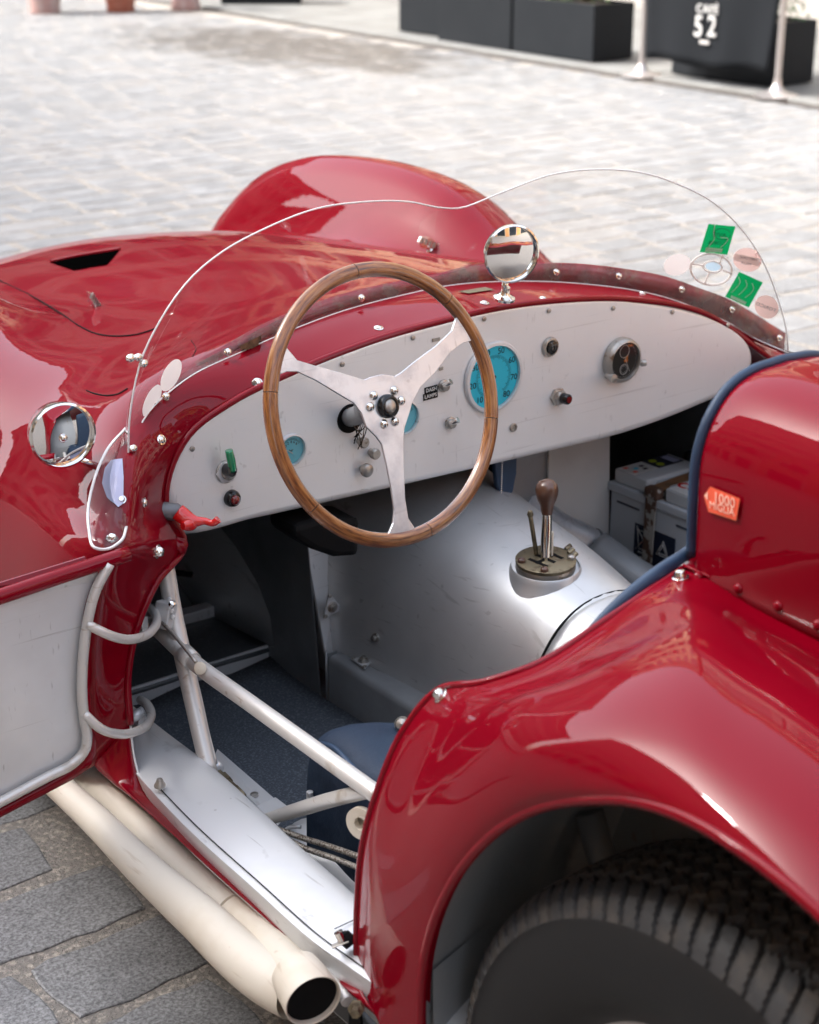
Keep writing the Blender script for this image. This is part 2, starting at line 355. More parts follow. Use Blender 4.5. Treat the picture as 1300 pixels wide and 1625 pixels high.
# ================================================================== THE SQUARE
def stone_material(name, far=False):
    m = mat(name, (.14, .14, .145), .45)
    n = m.node_tree; b = n.nodes['Principled BSDF']
    g = n.nodes.new('ShaderNodeNewGeometry'); oi = n.nodes.new('ShaderNodeObjectInfo'); L = n.links
    add = n.nodes.new('ShaderNodeMath'); add.operation = 'ADD'; L.new(g.outputs['Random Per Island'], add.inputs[0]); L.new(oi.outputs['Random'], add.inputs[1])
    fr = n.nodes.new('ShaderNodeMath'); fr.operation = 'FRACT'; L.new(add.outputs[0], fr.inputs[0])
    tone = n.nodes.new('ShaderNodeValToRGB'); L.new(fr.outputs[0], tone.inputs[0])
    tone.color_ramp.elements[0].color = (.205, .205, .206, 1); tone.color_ramp.elements[1].color = (.255, .255, .257, 1)
    e = tone.color_ramp.elements.new(.85); e.color = (.245, .236, .228, 1)
    e = tone.color_ramp.elements.new(.5); e.color = (.225, .226, .228, 1)
    def nz(scale, det):
        t = n.nodes.new('ShaderNodeTexNoise'); t.inputs['Scale'].default_value = scale; t.inputs['Detail'].default_value = det
        t.inputs['Roughness'].default_value = .7; L.new(g.outputs['Position'], t.inputs['Vector']); return t
    sp = nz(170, 3); r1 = n.nodes.new('ShaderNodeMapRange'); r1.inputs['From Min'].default_value = .36; r1.inputs['From Max'].default_value = .64
    r1.inputs['To Min'].default_value = .5; r1.inputs['To Max'].default_value = 1.45; L.new(sp.outputs['Fac'], r1.inputs['Value'])
    bl = nz(7, 5); r2 = n.nodes.new('ShaderNodeMapRange'); r2.inputs['From Min'].default_value = .3; r2.inputs['From Max'].default_value = .7
    r2.inputs['To Min'].default_value = .72; r2.inputs['To Max'].default_value = 1.25; L.new(bl.outputs['Fac'], r2.inputs['Value'])
    mu = n.nodes.new('ShaderNodeMath'); mu.operation = 'MULTIPLY'; L.new(r1.outputs[0], mu.inputs[0]); L.new(r2.outputs[0], mu.inputs[1])
    mx = n.nodes.new('ShaderNodeVectorMath'); mx.operation = 'SCALE'; L.new(tone.outputs[0], mx.inputs[0]); L.new(mu.outputs[0], mx.inputs['Scale'])
    # brown damp stain by the gutter at the far left
    vs_ = n.nodes.new('ShaderNodeVectorMath'); vs_.operation = 'SUBTRACT'; vs_.inputs[1].default_value = (6.9, 10.6, 0); L.new(g.outputs['Position'], vs_.inputs[0])
    mp = n.nodes.new('ShaderNodeMapping'); mp.inputs['Rotation'].default_value = (0, 0, R(25)); mp.inputs['Scale'].default_value = (.85, .42, 1); L.new(vs_.outputs[0], mp.inputs['Vector'])
    ln = n.nodes.new('ShaderNodeVectorMath'); ln.operation = 'LENGTH'; L.new(mp.outputs[0], ln.inputs[0])
    s3 = nz(2.2, 6); sm_ = n.nodes.new('ShaderNodeMath'); sm_.operation = 'MULTIPLY_ADD'; sm_.inputs[1].default_value = -2.6; L.new(s3.outputs['Fac'], sm_.inputs[0]); L.new(ln.outputs['Value'], sm_.inputs[2])
    s4 = n.nodes.new('ShaderNodeMapRange'); s4.inputs['From Min'].default_value = -.75; s4.inputs['From Max'].default_value = -.25; s4.inputs['To Min'].default_value = .7; s4.inputs['To Max'].default_value = 0; L.new(sm_.outputs[0], s4.inputs['Value'])
    m3 = n.nodes.new('ShaderNodeMix'); m3.data_type = 'RGBA'; m3.inputs['B'].default_value = (.05, .038, .028, 1); L.new(s4.outputs[0], m3.inputs['Factor']); L.new(mx.outputs[0], m3.inputs['A'])
    L.new(m3.outputs['Result'], b.inputs['Base Color'])
    bp = n.nodes.new('ShaderNodeBump'); bp.inputs['Strength'].default_value = .3; bp.inputs['Distance'].default_value = .003
    ad = n.nodes.new('ShaderNodeMath'); ad.operation = 'ADD'; L.new(sp.outputs['Fac'], ad.inputs[0]); s2 = nz(28, 5); L.new(s2.outputs['Fac'], ad.inputs[1])
    L.new(ad.outputs[0], bp.inputs['Height']); L.new(bp.outputs[0], b.inputs['Normal'])
    rr = n.nodes.new('ShaderNodeMapRange'); rr.inputs['To Min'].default_value = .34; rr.inputs['To Max'].default_value = .62; L.new(bl.outputs['Fac'], rr.inputs['Value']); L.new(rr.outputs[0], b.inputs['Roughness'])
    return m
M['stone'] = stone_material('granite_paver')
M['mortar'] = mat('gravelly_joint', (.27, .25, .225), .85, noise=(95, (.52, .46, .40), .5, .66), bump=(110, 1, .012))
pav = empty('pavement', (0, 0, 0), kind='structure')
def plane(name, x0, x1, y0, y1, z, m, parent, **k):
    return mesh(name, [(x0, y0, z), (x1, y0, z), (x1, y1, z), (x0, y1, z)], [(0, 1, 2, 3)], m, parent, False, **k)
plane('joint_bed', -40, 60, -40, 80, -.0025, M['mortar'], pav)
def stone_geo(L, W, seed):
    rn = random.Random(seed); out = []
    c = [(-L / 2, -W / 2), (L / 2, -W / 2), (L / 2, W / 2), (-L / 2, W / 2)]
    c = [(x + rn.uniform(-.012, .012), y + rn.uniform(-.010, .010)) for x, y in c]
    ring = []
    for i in range(4):
        a, b = c[i], c[(i + 1) % 4]; nn = 6 if i % 2 == 0 else 4
        ring.append((a[0] * .97 + .03 * 0, a[1] * .95))
        for j in range(1, nn):
            t = j / nn; ring.append((a[0] + (b[0] - a[0]) * t + rn.uniform(-.006, .006), a[1] + (b[1] - a[1]) * t + rn.uniform(-.006, .006)))
    vs = []; n = len(ring)
    for (k, z) in ((1.0, -.03), (1.0, -.004), (.993, -.0008), (.97, .0004)):
        for (x, y) in ring: vs.append((x * k, y * k, z + (rn.uniform(-.0003, .0003) if z > 0 else 0)))
    vs.append((0, 0, .0006)); fs = []
    for r_ in range(3):
        for j in range(n):
            a, b = r_ * n + j, r_ * n + (j + 1) % n; fs.append((a, b, b + n, a + n))
    for j in range(n): fs.append((3 * n + j, 3 * n + (j + 1) % n, len(vs) - 1))
    return vs, fs
spots = []
y = -2.0; row = 0
edges = {.1: 0}
while y < 17.5:
    x = -3.2 + random.uniform(0, .25); W = .188
    while x < 7.55:
        L = random.uniform(.25, .38)
        cx, cy = x + L / 2, y + W / 2
        u, v, d = pj((cx, cy, 0))
        if d > .5 and -120 < u < 1420 and -40 < v < 1760 and not (-.15 < cx < 1.1 and -1.0 < cy < 2.0):
            spots.append((L * W / d ** 3, cx, cy, L - .034, W - .030))
        x += L
    y += W; row += 1
spots.sort(reverse=True)
variants = {}
def stone_mesh(L, W):
    key = round(L, 2)
    if key not in variants:
        vs, fs = stone_geo(key, W, int(key * 1000)); me = bpy.data.meshes.new('paving_stone'); me.from_pydata(vs, [], fs)
        for p in me.polygons: p.use_smooth = p.index < 0
        me.materials.append(M['stone']); variants[key] = me
    return variants[key]
for (_, cx, cy, L, W) in spots[:295]:
    o = bpy.data.objects.new('paving_stone', stone_mesh(L, W)); o.location = (cx, cy, random.uniform(-.0015, .0015))
    o.rotation_euler = (random.uniform(-.002, .002), random.uniform(-.002, .002), random.choice((0, math.pi)) + random.uniform(-.012, .012)); link(o, pav)
parts = []
for i, (_, cx, cy, L, W) in enumerate(spots[295:]):
    vs, fs = stone_geo(L + .014, W + .012, i); a, b = random.uniform(-.002, .002), random.uniform(-.003, .003); z = random.uniform(-.0008, .0008)
    parts.append(([(cx + q[0], cy + q[1], q[2] + z + a * q[0] + b * q[1]) for q in vs], fs))
vs, fs = join_geo(parts); mesh('paving_stone', vs, fs, M['stone'], pav, False, kind='stuff')
# terrace beyond the gutter, leaning a few degrees like the gutter line
TB = T4(7.62, 6.5, 0) @ Matrix.Rotation(R(-3.5), 4, 'Z')
g = empty('gutter', (7.62, 6.5, 0), kind='structure')
box('gutter_channel', TB @ T4(.0, 6, 0), .07, 26, .02, M['kerb'], g, .003)
box('kerb_stone', TB @ T4(.12, 6, .01), .15, 26, .04, M['limestone'], g, .006)
t = empty('terrace_floor', (9, 6.5, 0), kind='structure')
rn = random.Random(3)
for i in range(16):
    for j in range(4):
        box('terrace_slab', TB @ T4(.195 + .45 + j * .91, -5 + i * .91 + .3 * (j % 2), -.005), .89, .89, .03 + rn.uniform(0, .003), M['limestone'], t, .004)
plane('terrace_base', 7.9, 40, -30, 60, -.006, M['mortar'], t)
# ------------------------------------------------------------------ planters
def shrub(name, cx, cy, z, rx, ry, h, n, label, seed, cat='shrub', group='shrubs in the dark planters'):
    rn = random.Random(seed); e = empty(name, (cx, cy, z), label=label, cat=cat, group=group)
    parts = []
    for i in range(9):
        a = rn.uniform(0, 6.28); tip = (cx + rx * .6 * math.cos(a), cy + ry * .6 * math.sin(a), z + h * rn.uniform(.5, .8))
        parts.append(tube_geo([(cx + rn.uniform(-.1, .1) * rx, cy + rn.uniform(-.6, .6) * ry, z), tip], [.008, .003], 5))
    vs, fs = join_geo(parts); mesh('stem', vs, fs, M['stem'], e)
    for mm, q in ((M['leaf'], .65), (M['leaf2'], .35)):
        vs, fs = [], []
        clumps = [(rn.uniform(-1, 1), rn.uniform(-1, 1), rn.uniform(.1, .9)) for _ in range(14)]
        for i in range(int(n * q)):
            c = rn.choice(clumps)
            p = Vector((cx + rx * (c[0] * .8 + rn.gauss(0, .18)), cy + ry * (c[1] * .8 + rn.gauss(0, .18)), z + h * (c[2] + rn.gauss(0, .12))))
            d = Vector((rn.uniform(-1, 1), rn.uniform(-1, 1), rn.uniform(-.3, 1))).normalized(); s = d.cross(Vector((rn.uniform(-1, 1), rn.uniform(-1, 1), .5))).normalized()
            l, wd = rn.uniform(.022, .04), rn.uniform(.008, .014); o = len(vs)
            vs += [p, p + d * l * .5 + s * wd, p + d * l, p + d * l * .5 - s * wd]; fs.append((o, o + 1, o + 2, o + 3))
        mesh('foliage', vs, fs, mm, e, False)
    return e
PL = [(10.12, .80, 'dark grey box planter farthest along the gutter'), (9.07, .95, 'dark grey box planter second from the far end of the gutter row'),
      (8.09, .95, 'dark grey box planter with shrub just left of the left chrome post'), (6.27, .97, 'black box planter standing behind the café banner')]
for i, (y0, ln, lab) in enumerate(PL):
    cx, cy = 8.235 + (.0 if i else .26), y0 + ln / 2
    e = empty('planter', (cx, cy, .02), label=lab, cat='planter', group='dark box planters along the terrace')
    B = T4(cx, cy, .02); wl = .018
    box('panel', B @ T4(-.215 + wl / 2, 0, .215), wl, ln, .43, M['planter'], e, .003)
    box('panel', B @ T4(.215 - wl / 2, 0, .215), wl, ln, .43, M['planter'], e, .003)
    box('panel', B @ T4(0, -ln / 2 + wl / 2, .215), .43 - 2 * wl, wl, .429, M['planter'], e, .002)
    box('panel', B @ T4(0, ln / 2 - wl / 2, .215), .43 - 2 * wl, wl, .429, M['planter'], e, .002)
    box('soil', B @ T4(0, 0, .21), .43 - 2 * wl - .002, ln - 2 * wl - .002, .40, M['soil'], e, 0)
    shrub('shrub', cx, cy, .40, .2, ln * .46, .42 if i != 3 else .62, 2600, ['leafy green shrub in the farthest dark planter', 'leafy green shrub in the second planter from the far end', 'leafy green shrub in the planter left of the left chrome post', 'taller green shrub in the planter behind the café banner'][i], i)
# far dark planter by the flower pots
e = empty('planter', (8.85, 14.2, 0), label='dark trough behind the pale pink flower pot', cat='planter')
box('panel', T4(8.95, 14.25, .25) @ Matrix.Rotation(R(-36), 4, 'Z'), .85, .4, .5, M['planter'], e, .006)
# ------------------------------------------------------------------ posts and banner
for i, (x, y, lab) in enumerate(((7.728, 7.255, 'chrome barrier post at the left end of the café banner'), (7.674, 5.923, 'chrome barrier post at the right end of the café banner'))):
    e = empty('barrier_post', (x, y, .02), label=lab, cat='barrier post', group='chrome barrier posts')
    B = T4(x, y, .02)
    lathe('base', [(.15, 0), (.152, .008), (.13, .018), (.07, .032), (.035, .06), (.026, .1), (.024, .12)], B, M['postmetal'], e, 32)
    lathe('pole', [(.021, .1), (.021, .96), (.021, .961)], B, M['postmetal'], e, 20)
    lathe('finial', [(.024, .95), (.03, .96), (.03, .985), (.018, 1.0), (.0, 1.005)], B, M['chrome'], e, 20)
e = empty('banner', (7.70, 6.59, .3), label='black fabric barrier banner printed CAFÉ 52 between two chrome posts', cat='banner')
rows = []
for i in range(13):
    t_ = i / 12; r_ = []
    for j in range(25):
        s_ = j / 24; ybot = 7.20 - s_ * 1.16; ytop = 7.24 - s_ * 1.30
        r_.append(Vector((7.70 + .012 * math.sin(s_ * 17) * (1 - t_) + .008 * math.sin(s_ * 7 + 1), ybot + (ytop - ybot) * t_, .15 + t_ * .79 + .012 * math.sin(s_ * 9) * (1 - t_))))
    rows.append(r_)
o = gmesh('cloth', rows, M['banner'], e, flip=True); solid(o, .004, 0)
for q in (.02,):
    tube('top_bar', [(7.70, 7.25, .95), (7.69, 5.93, .95)], .011, M['chrome'], e)
BN = lambda y_, z_: Matrix(((0, 0, -1, 7.672), (-1, 0, 0, y_), (0, 1, 0, z_), (0, 0, 0, 1)))
c = at(1123, 15, x=7.675); text('lettering', 'CAFÉ', .080, BN(c.y, c.z), M['white'], e, .002, bold=.0008, space=1.15)
for ch_, u_ in (('5', 1109), ('2', 1130)):
    c = at(u_, 43, x=7.675); text('lettering', ch_, .20, BN(c.y, c.z), M['white'], e, .002, sx=.85, bold=.002)
c = at(1118, 67, x=7.675); box('print_bar', BN(c.y, c.z), .085, .022, .002, M['offwhite'], e, 0)
# ------------------------------------------------------------------ flower pots
for i, (x, y, r0, r1, h, mm, lab) in enumerate(((6.62, 14.7, .155, .20, .42, 'pinkclay', 'pale pink clay flower pot, leftmost of the three at the far edge of the square'),
                                              (7.30, 14.35, .14, .185, .36, 'terracotta', 'orange terracotta flower pot between two pale pots'),
                                              (7.92, 14.1, .15, .10, .40, 'pinkclay', 'pale pink flared flower pot, rightmost of the three beside the dark trough'))):
    e = empty('flower_pot', (x, y, 0), label=lab, cat='flower pot', group='flower pots at the far edge')
    B = T4(x, y, 0)
    lathe('body', [(r0, 0), (r0 + .006, .02), (r0, .05), ((r0 + r1) / 2, h * .5), (r1, h - .06), (r1 + .02, h - .05), (r1 + .02, h), (r1 - .01, h), (r1 - .02, h - .05), (.0, h - .05)], B, M[mm], e, 36)
    shrub('potted_plant', x, y, h - .05, .2, .2, .5, 1500, ['green plant in the leftmost pale clay pot', 'green plant in the orange terracotta pot', 'green plant in the flared pink pot'][i], 20 + i, 'potted plant', 'plants in the flower pots')
# ------------------------------------------------------------------ houses round the square (seen in the paintwork and mirrors)
def facade(name, B, W, H, wallm, lab, seed, depth=8, storeys=4, bays=7):
    rn = random.Random(seed); loc = B @ Vector((0, 0, 0))
    e = empty(name, loc, label=lab, cat='house')
    box('wall', B @ T4(0, -depth / 2, H / 2), W, depth, H, wallm, e, 0)
    box('cornice', B @ T4(0, .12, H - .25), W + .3, .5, .35, M['hstone'], e, .03)
    box('roof', B @ T4(0, -depth / 2 + .1, H + .45), W + .5, depth + .6, .9, M['htile'], e, .2)
    sh = H / storeys; bw = W / bays
    for s in range(storeys):
        for b in range(bays):
            cx = -W / 2 + bw * (b + .5); cz = sh * s + sh * .52; ww, hh = bw * .42, sh * .56
            if s == 0: ww, hh, cz = bw * .6, sh * .7, sh * .4
            wdw = box('window', B @ T4(cx, .03, cz), ww + .24, .10, hh + .24, M['hstone'], e, .01)
            box('pane', B @ T4(cx, .075, cz), ww, .03, hh, M['hglass'], wdw, 0)
            if s and rn.random() < .75:
                for q in (-1, 1): box('shutter', B @ T4(cx + q * (ww * .78), .09, cz), ww * .42, .05, hh, M['hshutter'], wdw, 0)
    for s in range(1, storeys): box('string_course', B @ T4(0, .05, sh * s), W + .02, .12, .14, M['hstone'], e, .01)
    return e
M['hstone'] = mat('facade_stone', (.46, .40, .31), .8); M['htile'] = mat('roof_tiles', (.28, .11, .06), .8, noise=(3, (.2, .08, .05), .4, .7))
M['hglass'] = mat('house_glass', (.02, .025, .03), .08); M['hshutter'] = mat('shutters', (.10, .12, .10), .6)
M['hocre'] = mat('ochre_render', (.66, .32, .12), .85, noise=(.6, (.52, .22, .08), .4, .7))
M['hsand'] = mat('sand_render', (.55, .42, .27), .85, noise=(.5, (.46, .33, .2), .4, .7))
M['hpale'] = mat('pale_render', (.40, .37, .33), .85, noise=(.5, (.34, .31, .27), .4, .7))
rz = lambda a: Matrix.Rotation(R(a), 4, 'Z')
HOUSES = [((-15, 4, 0), -90, 16.9, 21, 'hocre', 'ochre rendered house along the left side of the square'),
          ((-15, -13, 0), -90, 16.9, 21, 'hsand', 'sand coloured house behind the camera on the left side'),
          ((-15, 21, 0), -90, 16.9, 21, 'hsand', 'sand coloured house at the far left of the square'),
          ((15, 4, 0), 90, 16, 13, 'hpale', 'pale rendered house with terrace along the right side'),
          ((15, 21, 0), 90, 16, 13, 'hsand', 'sand rendered house far along the right side'),
          ((15, -13, 0), 90, 16, 11, 'hocre', 'ochre house behind the camera on the right side'),
          ((-5, 30, 0), 180, 15, 11, 'hpale', 'pale house closing the far end of the square on the left'),
          ((10.5, 30, 0), 180, 14, 13, 'hpale', 'cream house closing the far end of the square on the right'),
          ((0, -20, 0), 0, 20, 11, 'hocre', 'ochre house closing the near end of the square')]
for i, (l, a, W, H, mm, lab) in enumerate(HOUSES): facade('house', T4(*l) @ rz(a), W, H, M[mm], lab, i, storeys=6 if H > 16 else 4)
# ================================================================== THE CAR
car = empty('racing_car', (.45, .3, 0), label='dark red open vintage racing car with its driver door open', cat='car')
FB = lambda p: p.y - (.40 - .23 * (p.x - XC) ** 2)           # the curve the windscreen stands on
def S_(s, z, y): return Vector((XC + s, y, z))
rim = [at(207, 1150, x=-.335), at(203, 1080, x=-.325), at(215, 1005, x=-.305), at(245, 930, x=-.262), at(293, 860, y=.262), at(264, 805, y=.275),
       at(268, 755, y=.28), at(300, 690, y=.285), at(365, 640, y=.285), at(450, 597, y=.285), at(600, 538, y=.285), at(700, 510, y=.285), at(780, 491, y=.285),
       at(870, 478, y=.285), at(1000, 475, y=.285), at(1120, 498, y=.285), at(1190, 545, y=.285), at(1246, 585, x=1.165), at(1320, 622, x=1.20)]
base_pts = [at(226, 670, f=FB), at(291, 605, f=FB), at(380, 560, f=FB), at(540, 495, f=FB), at(650, 466, f=FB), at(715, 453, f=FB), at(790, 447, f=FB),
            at(919, 450, f=FB), at(1045, 469, f=FB), at(1150, 509, f=FB)]
r1 = [at(150, 1215, x=-.375), at(146, 1120, x=-.382), at(150, 1000, x=-.378), at(170, 905, x=-.368), at(188, 868, x=-.352), at(198, 838, x=-.325), at(207, 765, x=-.29)] + base_pts + \
     [at(1228, 556, x=1.19), at(1320, 592, x=1.235)]
def sec(y, prof):
    return [Vector((XC + s, y, z)) for s, z in prof]
r06 = sec(.60, [(-.80, .18), (-.83, .30), (-.835, .43), (-.825, .55), (-.80, .64), (-.765, .70), (-.72, .75), (-.64, .79), (-.53, .815), (-.42, .838), (-.25, .866), (-.10, .88), (0, .883), (.14, .874), (.32, .835), (.48, .77), (.64, .70), (.75, .63), (.82, .52)])
r09 = sec(.90, [(-.80, .18), (-.83, .31), (-.84, .45), (-.835, .58), (-.81, .68), (-.775, .745), (-.72, .785), (-.64, .80), (-.53, .79), (-.41, .795), (-.25, .845), (-.10, .865), (0, .868), (.14, .855), (.30, .80), (.45, .715), (.60, .745), (.73, .70), (.82, .52)])
r12 = sec(1.2, [(-.80, .18), (-.83, .33), (-.84, .48), (-.835, .62), (-.81, .73), (-.775, .80), (-.72, .85), (-.64, .87), (-.54, .82), (-.44, .75), (-.25, .805), (-.10, .832), (0, .836), (.14, .825), (.30, .775), (.44, .735), (.60, .865), (.74, .83), (.84, .6)])
r15 = sec(1.5, [(-.80, .18), (-.83, .33), (-.84, .48), (-.835, .62), (-.81, .75), (-.775, .82), (-.72, .87), (-.63, .895), (-.54, .83), (-.45, .71), (-.25, .75), (-.10, .782), (0, .786), (.14, .772), (.30, .725), (.45, .69), (.59, .885), (.73, .855), (.84, .6)])
r18 = sec(1.8, [(-.79, .18), (-.82, .33), (-.83, .48), (-.825, .60), (-.80, .72), (-.765, .79), (-.71, .83), (-.62, .845), (-.54, .77), (-.46, .65), (-.25, .69), (-.10, .715), (0, .72), (.14, .705), (.30, .66), (.46, .63), (.575, .84), (.70, .815), (.82, .55)])
r20 = sec(2.03, [(-.76, .18), (-.79, .30), (-.80, .42), (-.79, .53), (-.77, .61), (-.74, .67), (-.69, .705), (-.61, .715), (-.54, .66), (-.46, .58), (-.25, .62), (-.10, .645), (0, .65), (.14, .635), (.30, .60), (.46, .56), (.565, .715), (.67, .70), (.78, .45)])
r22 = sec(2.22, [(-.68, .18), (-.70, .25), (-.71, .33), (-.70, .40), (-.68, .45), (-.66, .49), (-.62, .51), (-.56, .52), (-.5, .51), (-.44, .50), (-.25, .53), (-.10, .55), (0, .555), (.14, .545), (.30, .52), (.44, .50), (.54, .50), (.62, .49), (.70, .35)])
r24 = sec(2.4, [(-.5, .18), (-.5, .2), (-.5, .24), (-.5, .27), (-.48, .3), (-.46, .33), (-.43, .35), (-.40, .37), (-.37, .38), (-.33, .38), (-.2, .40), (-.08, .41), (0, .41), (.1, .41), (.22, .40), (.33, .38), (.4, .37), (.45, .34), (.5, .25)])
RW = [rim, r1, r06, r09, r12, r15, r18, r20, r22, r24]
G = grid(RW, 4, 8)
fb = gmesh('body_front', G, M['red'], car, face=(0, 0, 1)); solid(fb, .003, -1)
def bvh_of(o):
    off = car.location; me = o.data
    return BVHTree.FromPolygons([v.co + off for v in me.vertices], [tuple(p.vertices) for p in me.polygons])
BODY = bvh_of(fb)
def on(u, v, tree=None, lift=0):
    h = (tree or BODY).ray_cast(CAM, ray(u, v).normalized())
    if h[0] is None: return at(u, v, z=.8), Vector((0, 0, 1))
    n = h[1] if h[1].dot(h[0] - CAM) < 0 else -h[1]
    return h[0] + n * lift, n
# rolled lip round the opening
lip_pts = rim[:]
tube('body_lip', lip_pts, .0055, M['red'], fb, n=110, seg=10)
lathe('lip_end', [(.0, -.02), (.010, -.018), (.0125, -.008), (.0125, .006), (.008, .012), (0, .013)], basis(at(284, 866, y=.25), (.55, -.6, -.25)), M['red'], fb, 16)
# ---------------- sill strip of the body
su = [at(207, 1150, x=-.335), at(213, 1200, x=-.342), at(229, 1254, x=-.345), at(277, 1300, x=-.346), at(346, 1362, x=-.347), at(450, 1457, x=-.347), at(520, 1518, x=-.347), at(548, 1536, x=-.346), at(565, 1530, x=-.345)]
sm = [at(150, 1215, x=-.375), at(168, 1230, x=-.373), at(198, 1254, x=-.372), at(277, 1326, x=-.370), at(346, 1389, x=-.370), at(450, 1482, x=-.368), at(515, 1540, x=-.368), at(550, 1570, x=-.37), at(590, 1604, x=-.368)]
sb = [p + Vector((.025, .0, -.035)) for p in sm]
G2 = grid([su, [a.lerp(b, .5) + Vector((-.004, 0, 0)) for a, b in zip(su, sm)], sm, sb], 6, 3); ss = gmesh('sill_strip', G2, M['red'], car, face=(-1, 0, 0)); solid(ss, .003, -1)
tube('sill_lip', su, .0018, M['silver'], ss, n=70, seg=8)
# ---------------- rear quarter
rr = [at(640, 1690, x=-.372), at(590, 1600, x=-.365), at(566, 1530, x=-.347), at(567, 1440, x=-.347), at(577, 1335, x=-.345), at(601, 1250, x=-.335), at(640, 1160, x=-.312), at(694, 1096, x=-.285), at(770, 1082, y=-.555),
      at(860, 1050, y=-.59), at(960, 985, y=-.603), at(1083, 903, y=-.60), at(1190, 950, x=0), at(1300, 1005, x=0), at(1420, 1062, x=0), at(1560, 1125, x=0)]
rc = [at(700, 1850, x=-.378), at(672, 1720, x=-.378), at(664, 1625, x=-.38), at(668, 1540, x=-.382), at(684, 1468, x=-.385), at(712, 1405, x=-.388), at(752, 1350, x=-.392), at(802, 1307, x=-.395), at(860, 1280, x=-.397),
      at(930, 1270, x=-.40), at(1000, 1273, x=-.40), at(1090, 1303, x=-.40), at(1190, 1365, x=-.40), at(1290, 1447, x=-.40), at(1400, 1560, x=-.40), at(1500, 1690, x=-.40)]
bul = [.2, .3, .5, .7, .85, 1, 1, 1, 1, 1, 1, 1, 1, 1, 1, 1]
def mid(t, ox, oz):
    out = []
    for i, (a, b) in enumerate(zip(rr, rc)):
        k = bul[i]; q = min(1, max(0, (i - 4) / 4)); out.append(a.lerp(b, t) + Vector((-.012 * k * (1 - q) * 4 * t * (1 - t) + ox * q, 0, oz * q)))
    return out
rows = [rr, mid(.10, .0, .002), mid(.36, .012, .030), mid(.62, -.004, .058), mid(.85, -.018, .040), mid(.96, -.010, .010), rc]
G3 = grid(rows, 5, 6); rq = gmesh('rear_quarter', G3, M['red'], car, face=(-.6, 0, 1)); solid(rq, .003, -1)
REAR = bvh_of(rq)
def flipx(rows_): return [[Vector((2 * XC - p.x, p.y, p.z)) for p in r_] for r_ in rows_]
rqr = gmesh('rear_quarter', flipx(G3), M['red'], car, face=(.6, 0, 1)); solid(rqr, .003, -1)
dk = grid([[Vector((x, y, z + .03 * (1 - ((x - XC) / .45) ** 2))) for x in (-.001, .15, .3, .45, .6, .75, .901)] for y, z in ((-.60, .815), (-.80, .815), (-1.1, .80), (-1.4, .74), (-1.7, .60), (-1.95, .40))], 4, 4)
o = gmesh('rear_deck', dk, M['red'], car, face=(0, 0, 1)); solid(o, .003, -1)
o = gmesh('passenger_door', grid([[Vector((1.165, y, .60)), Vector((1.20, y, .655)), Vector((1.235, y, .64)), Vector((1.262, y, .50)), Vector((1.25, y, .20))] for y in (.17, 0, -.2, -.36, -.47)], 4, 3), M['red'], car, face=(1, 0, .3)); solid(o, .003, -1)
lipin = [p + Vector((.020, (.004 if i < 7 else 0), -.004)) for i, p in enumerate(rc)]
tube('arch_lip', [p + Vector((.004, 0, 0)) for p in rc], .006, M['red'], rq, n=90, seg=10)
gl_ = grid([rc, [a.lerp(b, .5) + Vector((0, 0, 0)) for a, b in zip(rc, lipin)], lipin], 4, 2); gmesh('arch_flange', gl_, M['red'], rq)
tube('opening_lip', rr[2:12], .0045, M['red'], rq, n=70, seg=8)
# ---------------- wheel well
dl = M['liner']
gw = grid([[p + Vector((.012, .002, .004)) for p in rc], [Vector((-.24, p.y + .03, p.z + .015)) for p in rc], [Vector((-.07, p.y + .03, p.z + .01)) for p in rc]], 3, 4)
gmesh('wheel_well', gw, dl, car)
wt = [V_(-.07, p.y + .03, p.z + .010) for p in curve(rc, 40)]
mesh('wheel_well_wall', wt + [V_(-.07, p.y, -.0) for p in wt], [(i, i + 1, i + 42, i + 41) for i in range(40)], dl, car, False)
mesh('wheel_well_front', [V_(-.372, -.60, .0), V_(-.07, -.52, .0), V_(-.07, -.50, .42), V_(-.365, -.585, .42)], [(0, 1, 2, 3)], dl, car, False)
tube('chassis_strut', [at(935, 1290, x=-.15), at(985, 1470, x=-.15)], .017, M['darkgrey'], car)
# ---------------- headrest fairing
HY = -.61
def harch(y, k=1.0, dz=0):
    base = [at(1105, 885, y=HY), at(1106, 840, y=HY), at(1108, 790, y=HY), at(1114, 725, y=HY), at(1130, 672, y=HY), at(1160, 622, y=HY), at(1198, 592, y=HY), at(1236, 578, y=HY)]
    cx = .122; left = [Vector(p) for p in base]; top = Vector((cx, HY, left[-1].z + .001))
    right = [Vector((2 * cx - p.x, p.y, p.z)) for p in reversed(left)]
    P = left + [top] + right
    return [Vector((cx + (p.x - cx) * k, y, .82 + (p.z - .82) * (1 + dz))) for p in P]
HR = [harch(HY), harch(HY - .02, 1.02, .02), harch(-.75, 1.06, .03), harch(-.95, 1.03, .0), harch(-1.2, .9, -.14), harch(-1.5, .6, -.5), harch(-1.8, .3, -.85)]
for r_ in HR:
    r_[0].z -= .035; r_[-1].z -= .035
GH = grid(HR, 4, 5); hd = gmesh('headrest_fairing', GH, M['red'], car, face=(0, 0, 1)); solid(hd, .004, -1)
tube('blue_piping', [p + Vector((0, .008, 0)) for p in harch(HY)], .0058, M['bluetrim'], hd, n=60, seg=12, flat=1)
back = [Vector(p) for p in harch(HY - .03, .90, -.06)]
ngon('headrest_pad', [p + Vector((0, .02, 0)) for p in back], M['bluetrim'], hd, .02)
HEADT = bvh_of(hd)
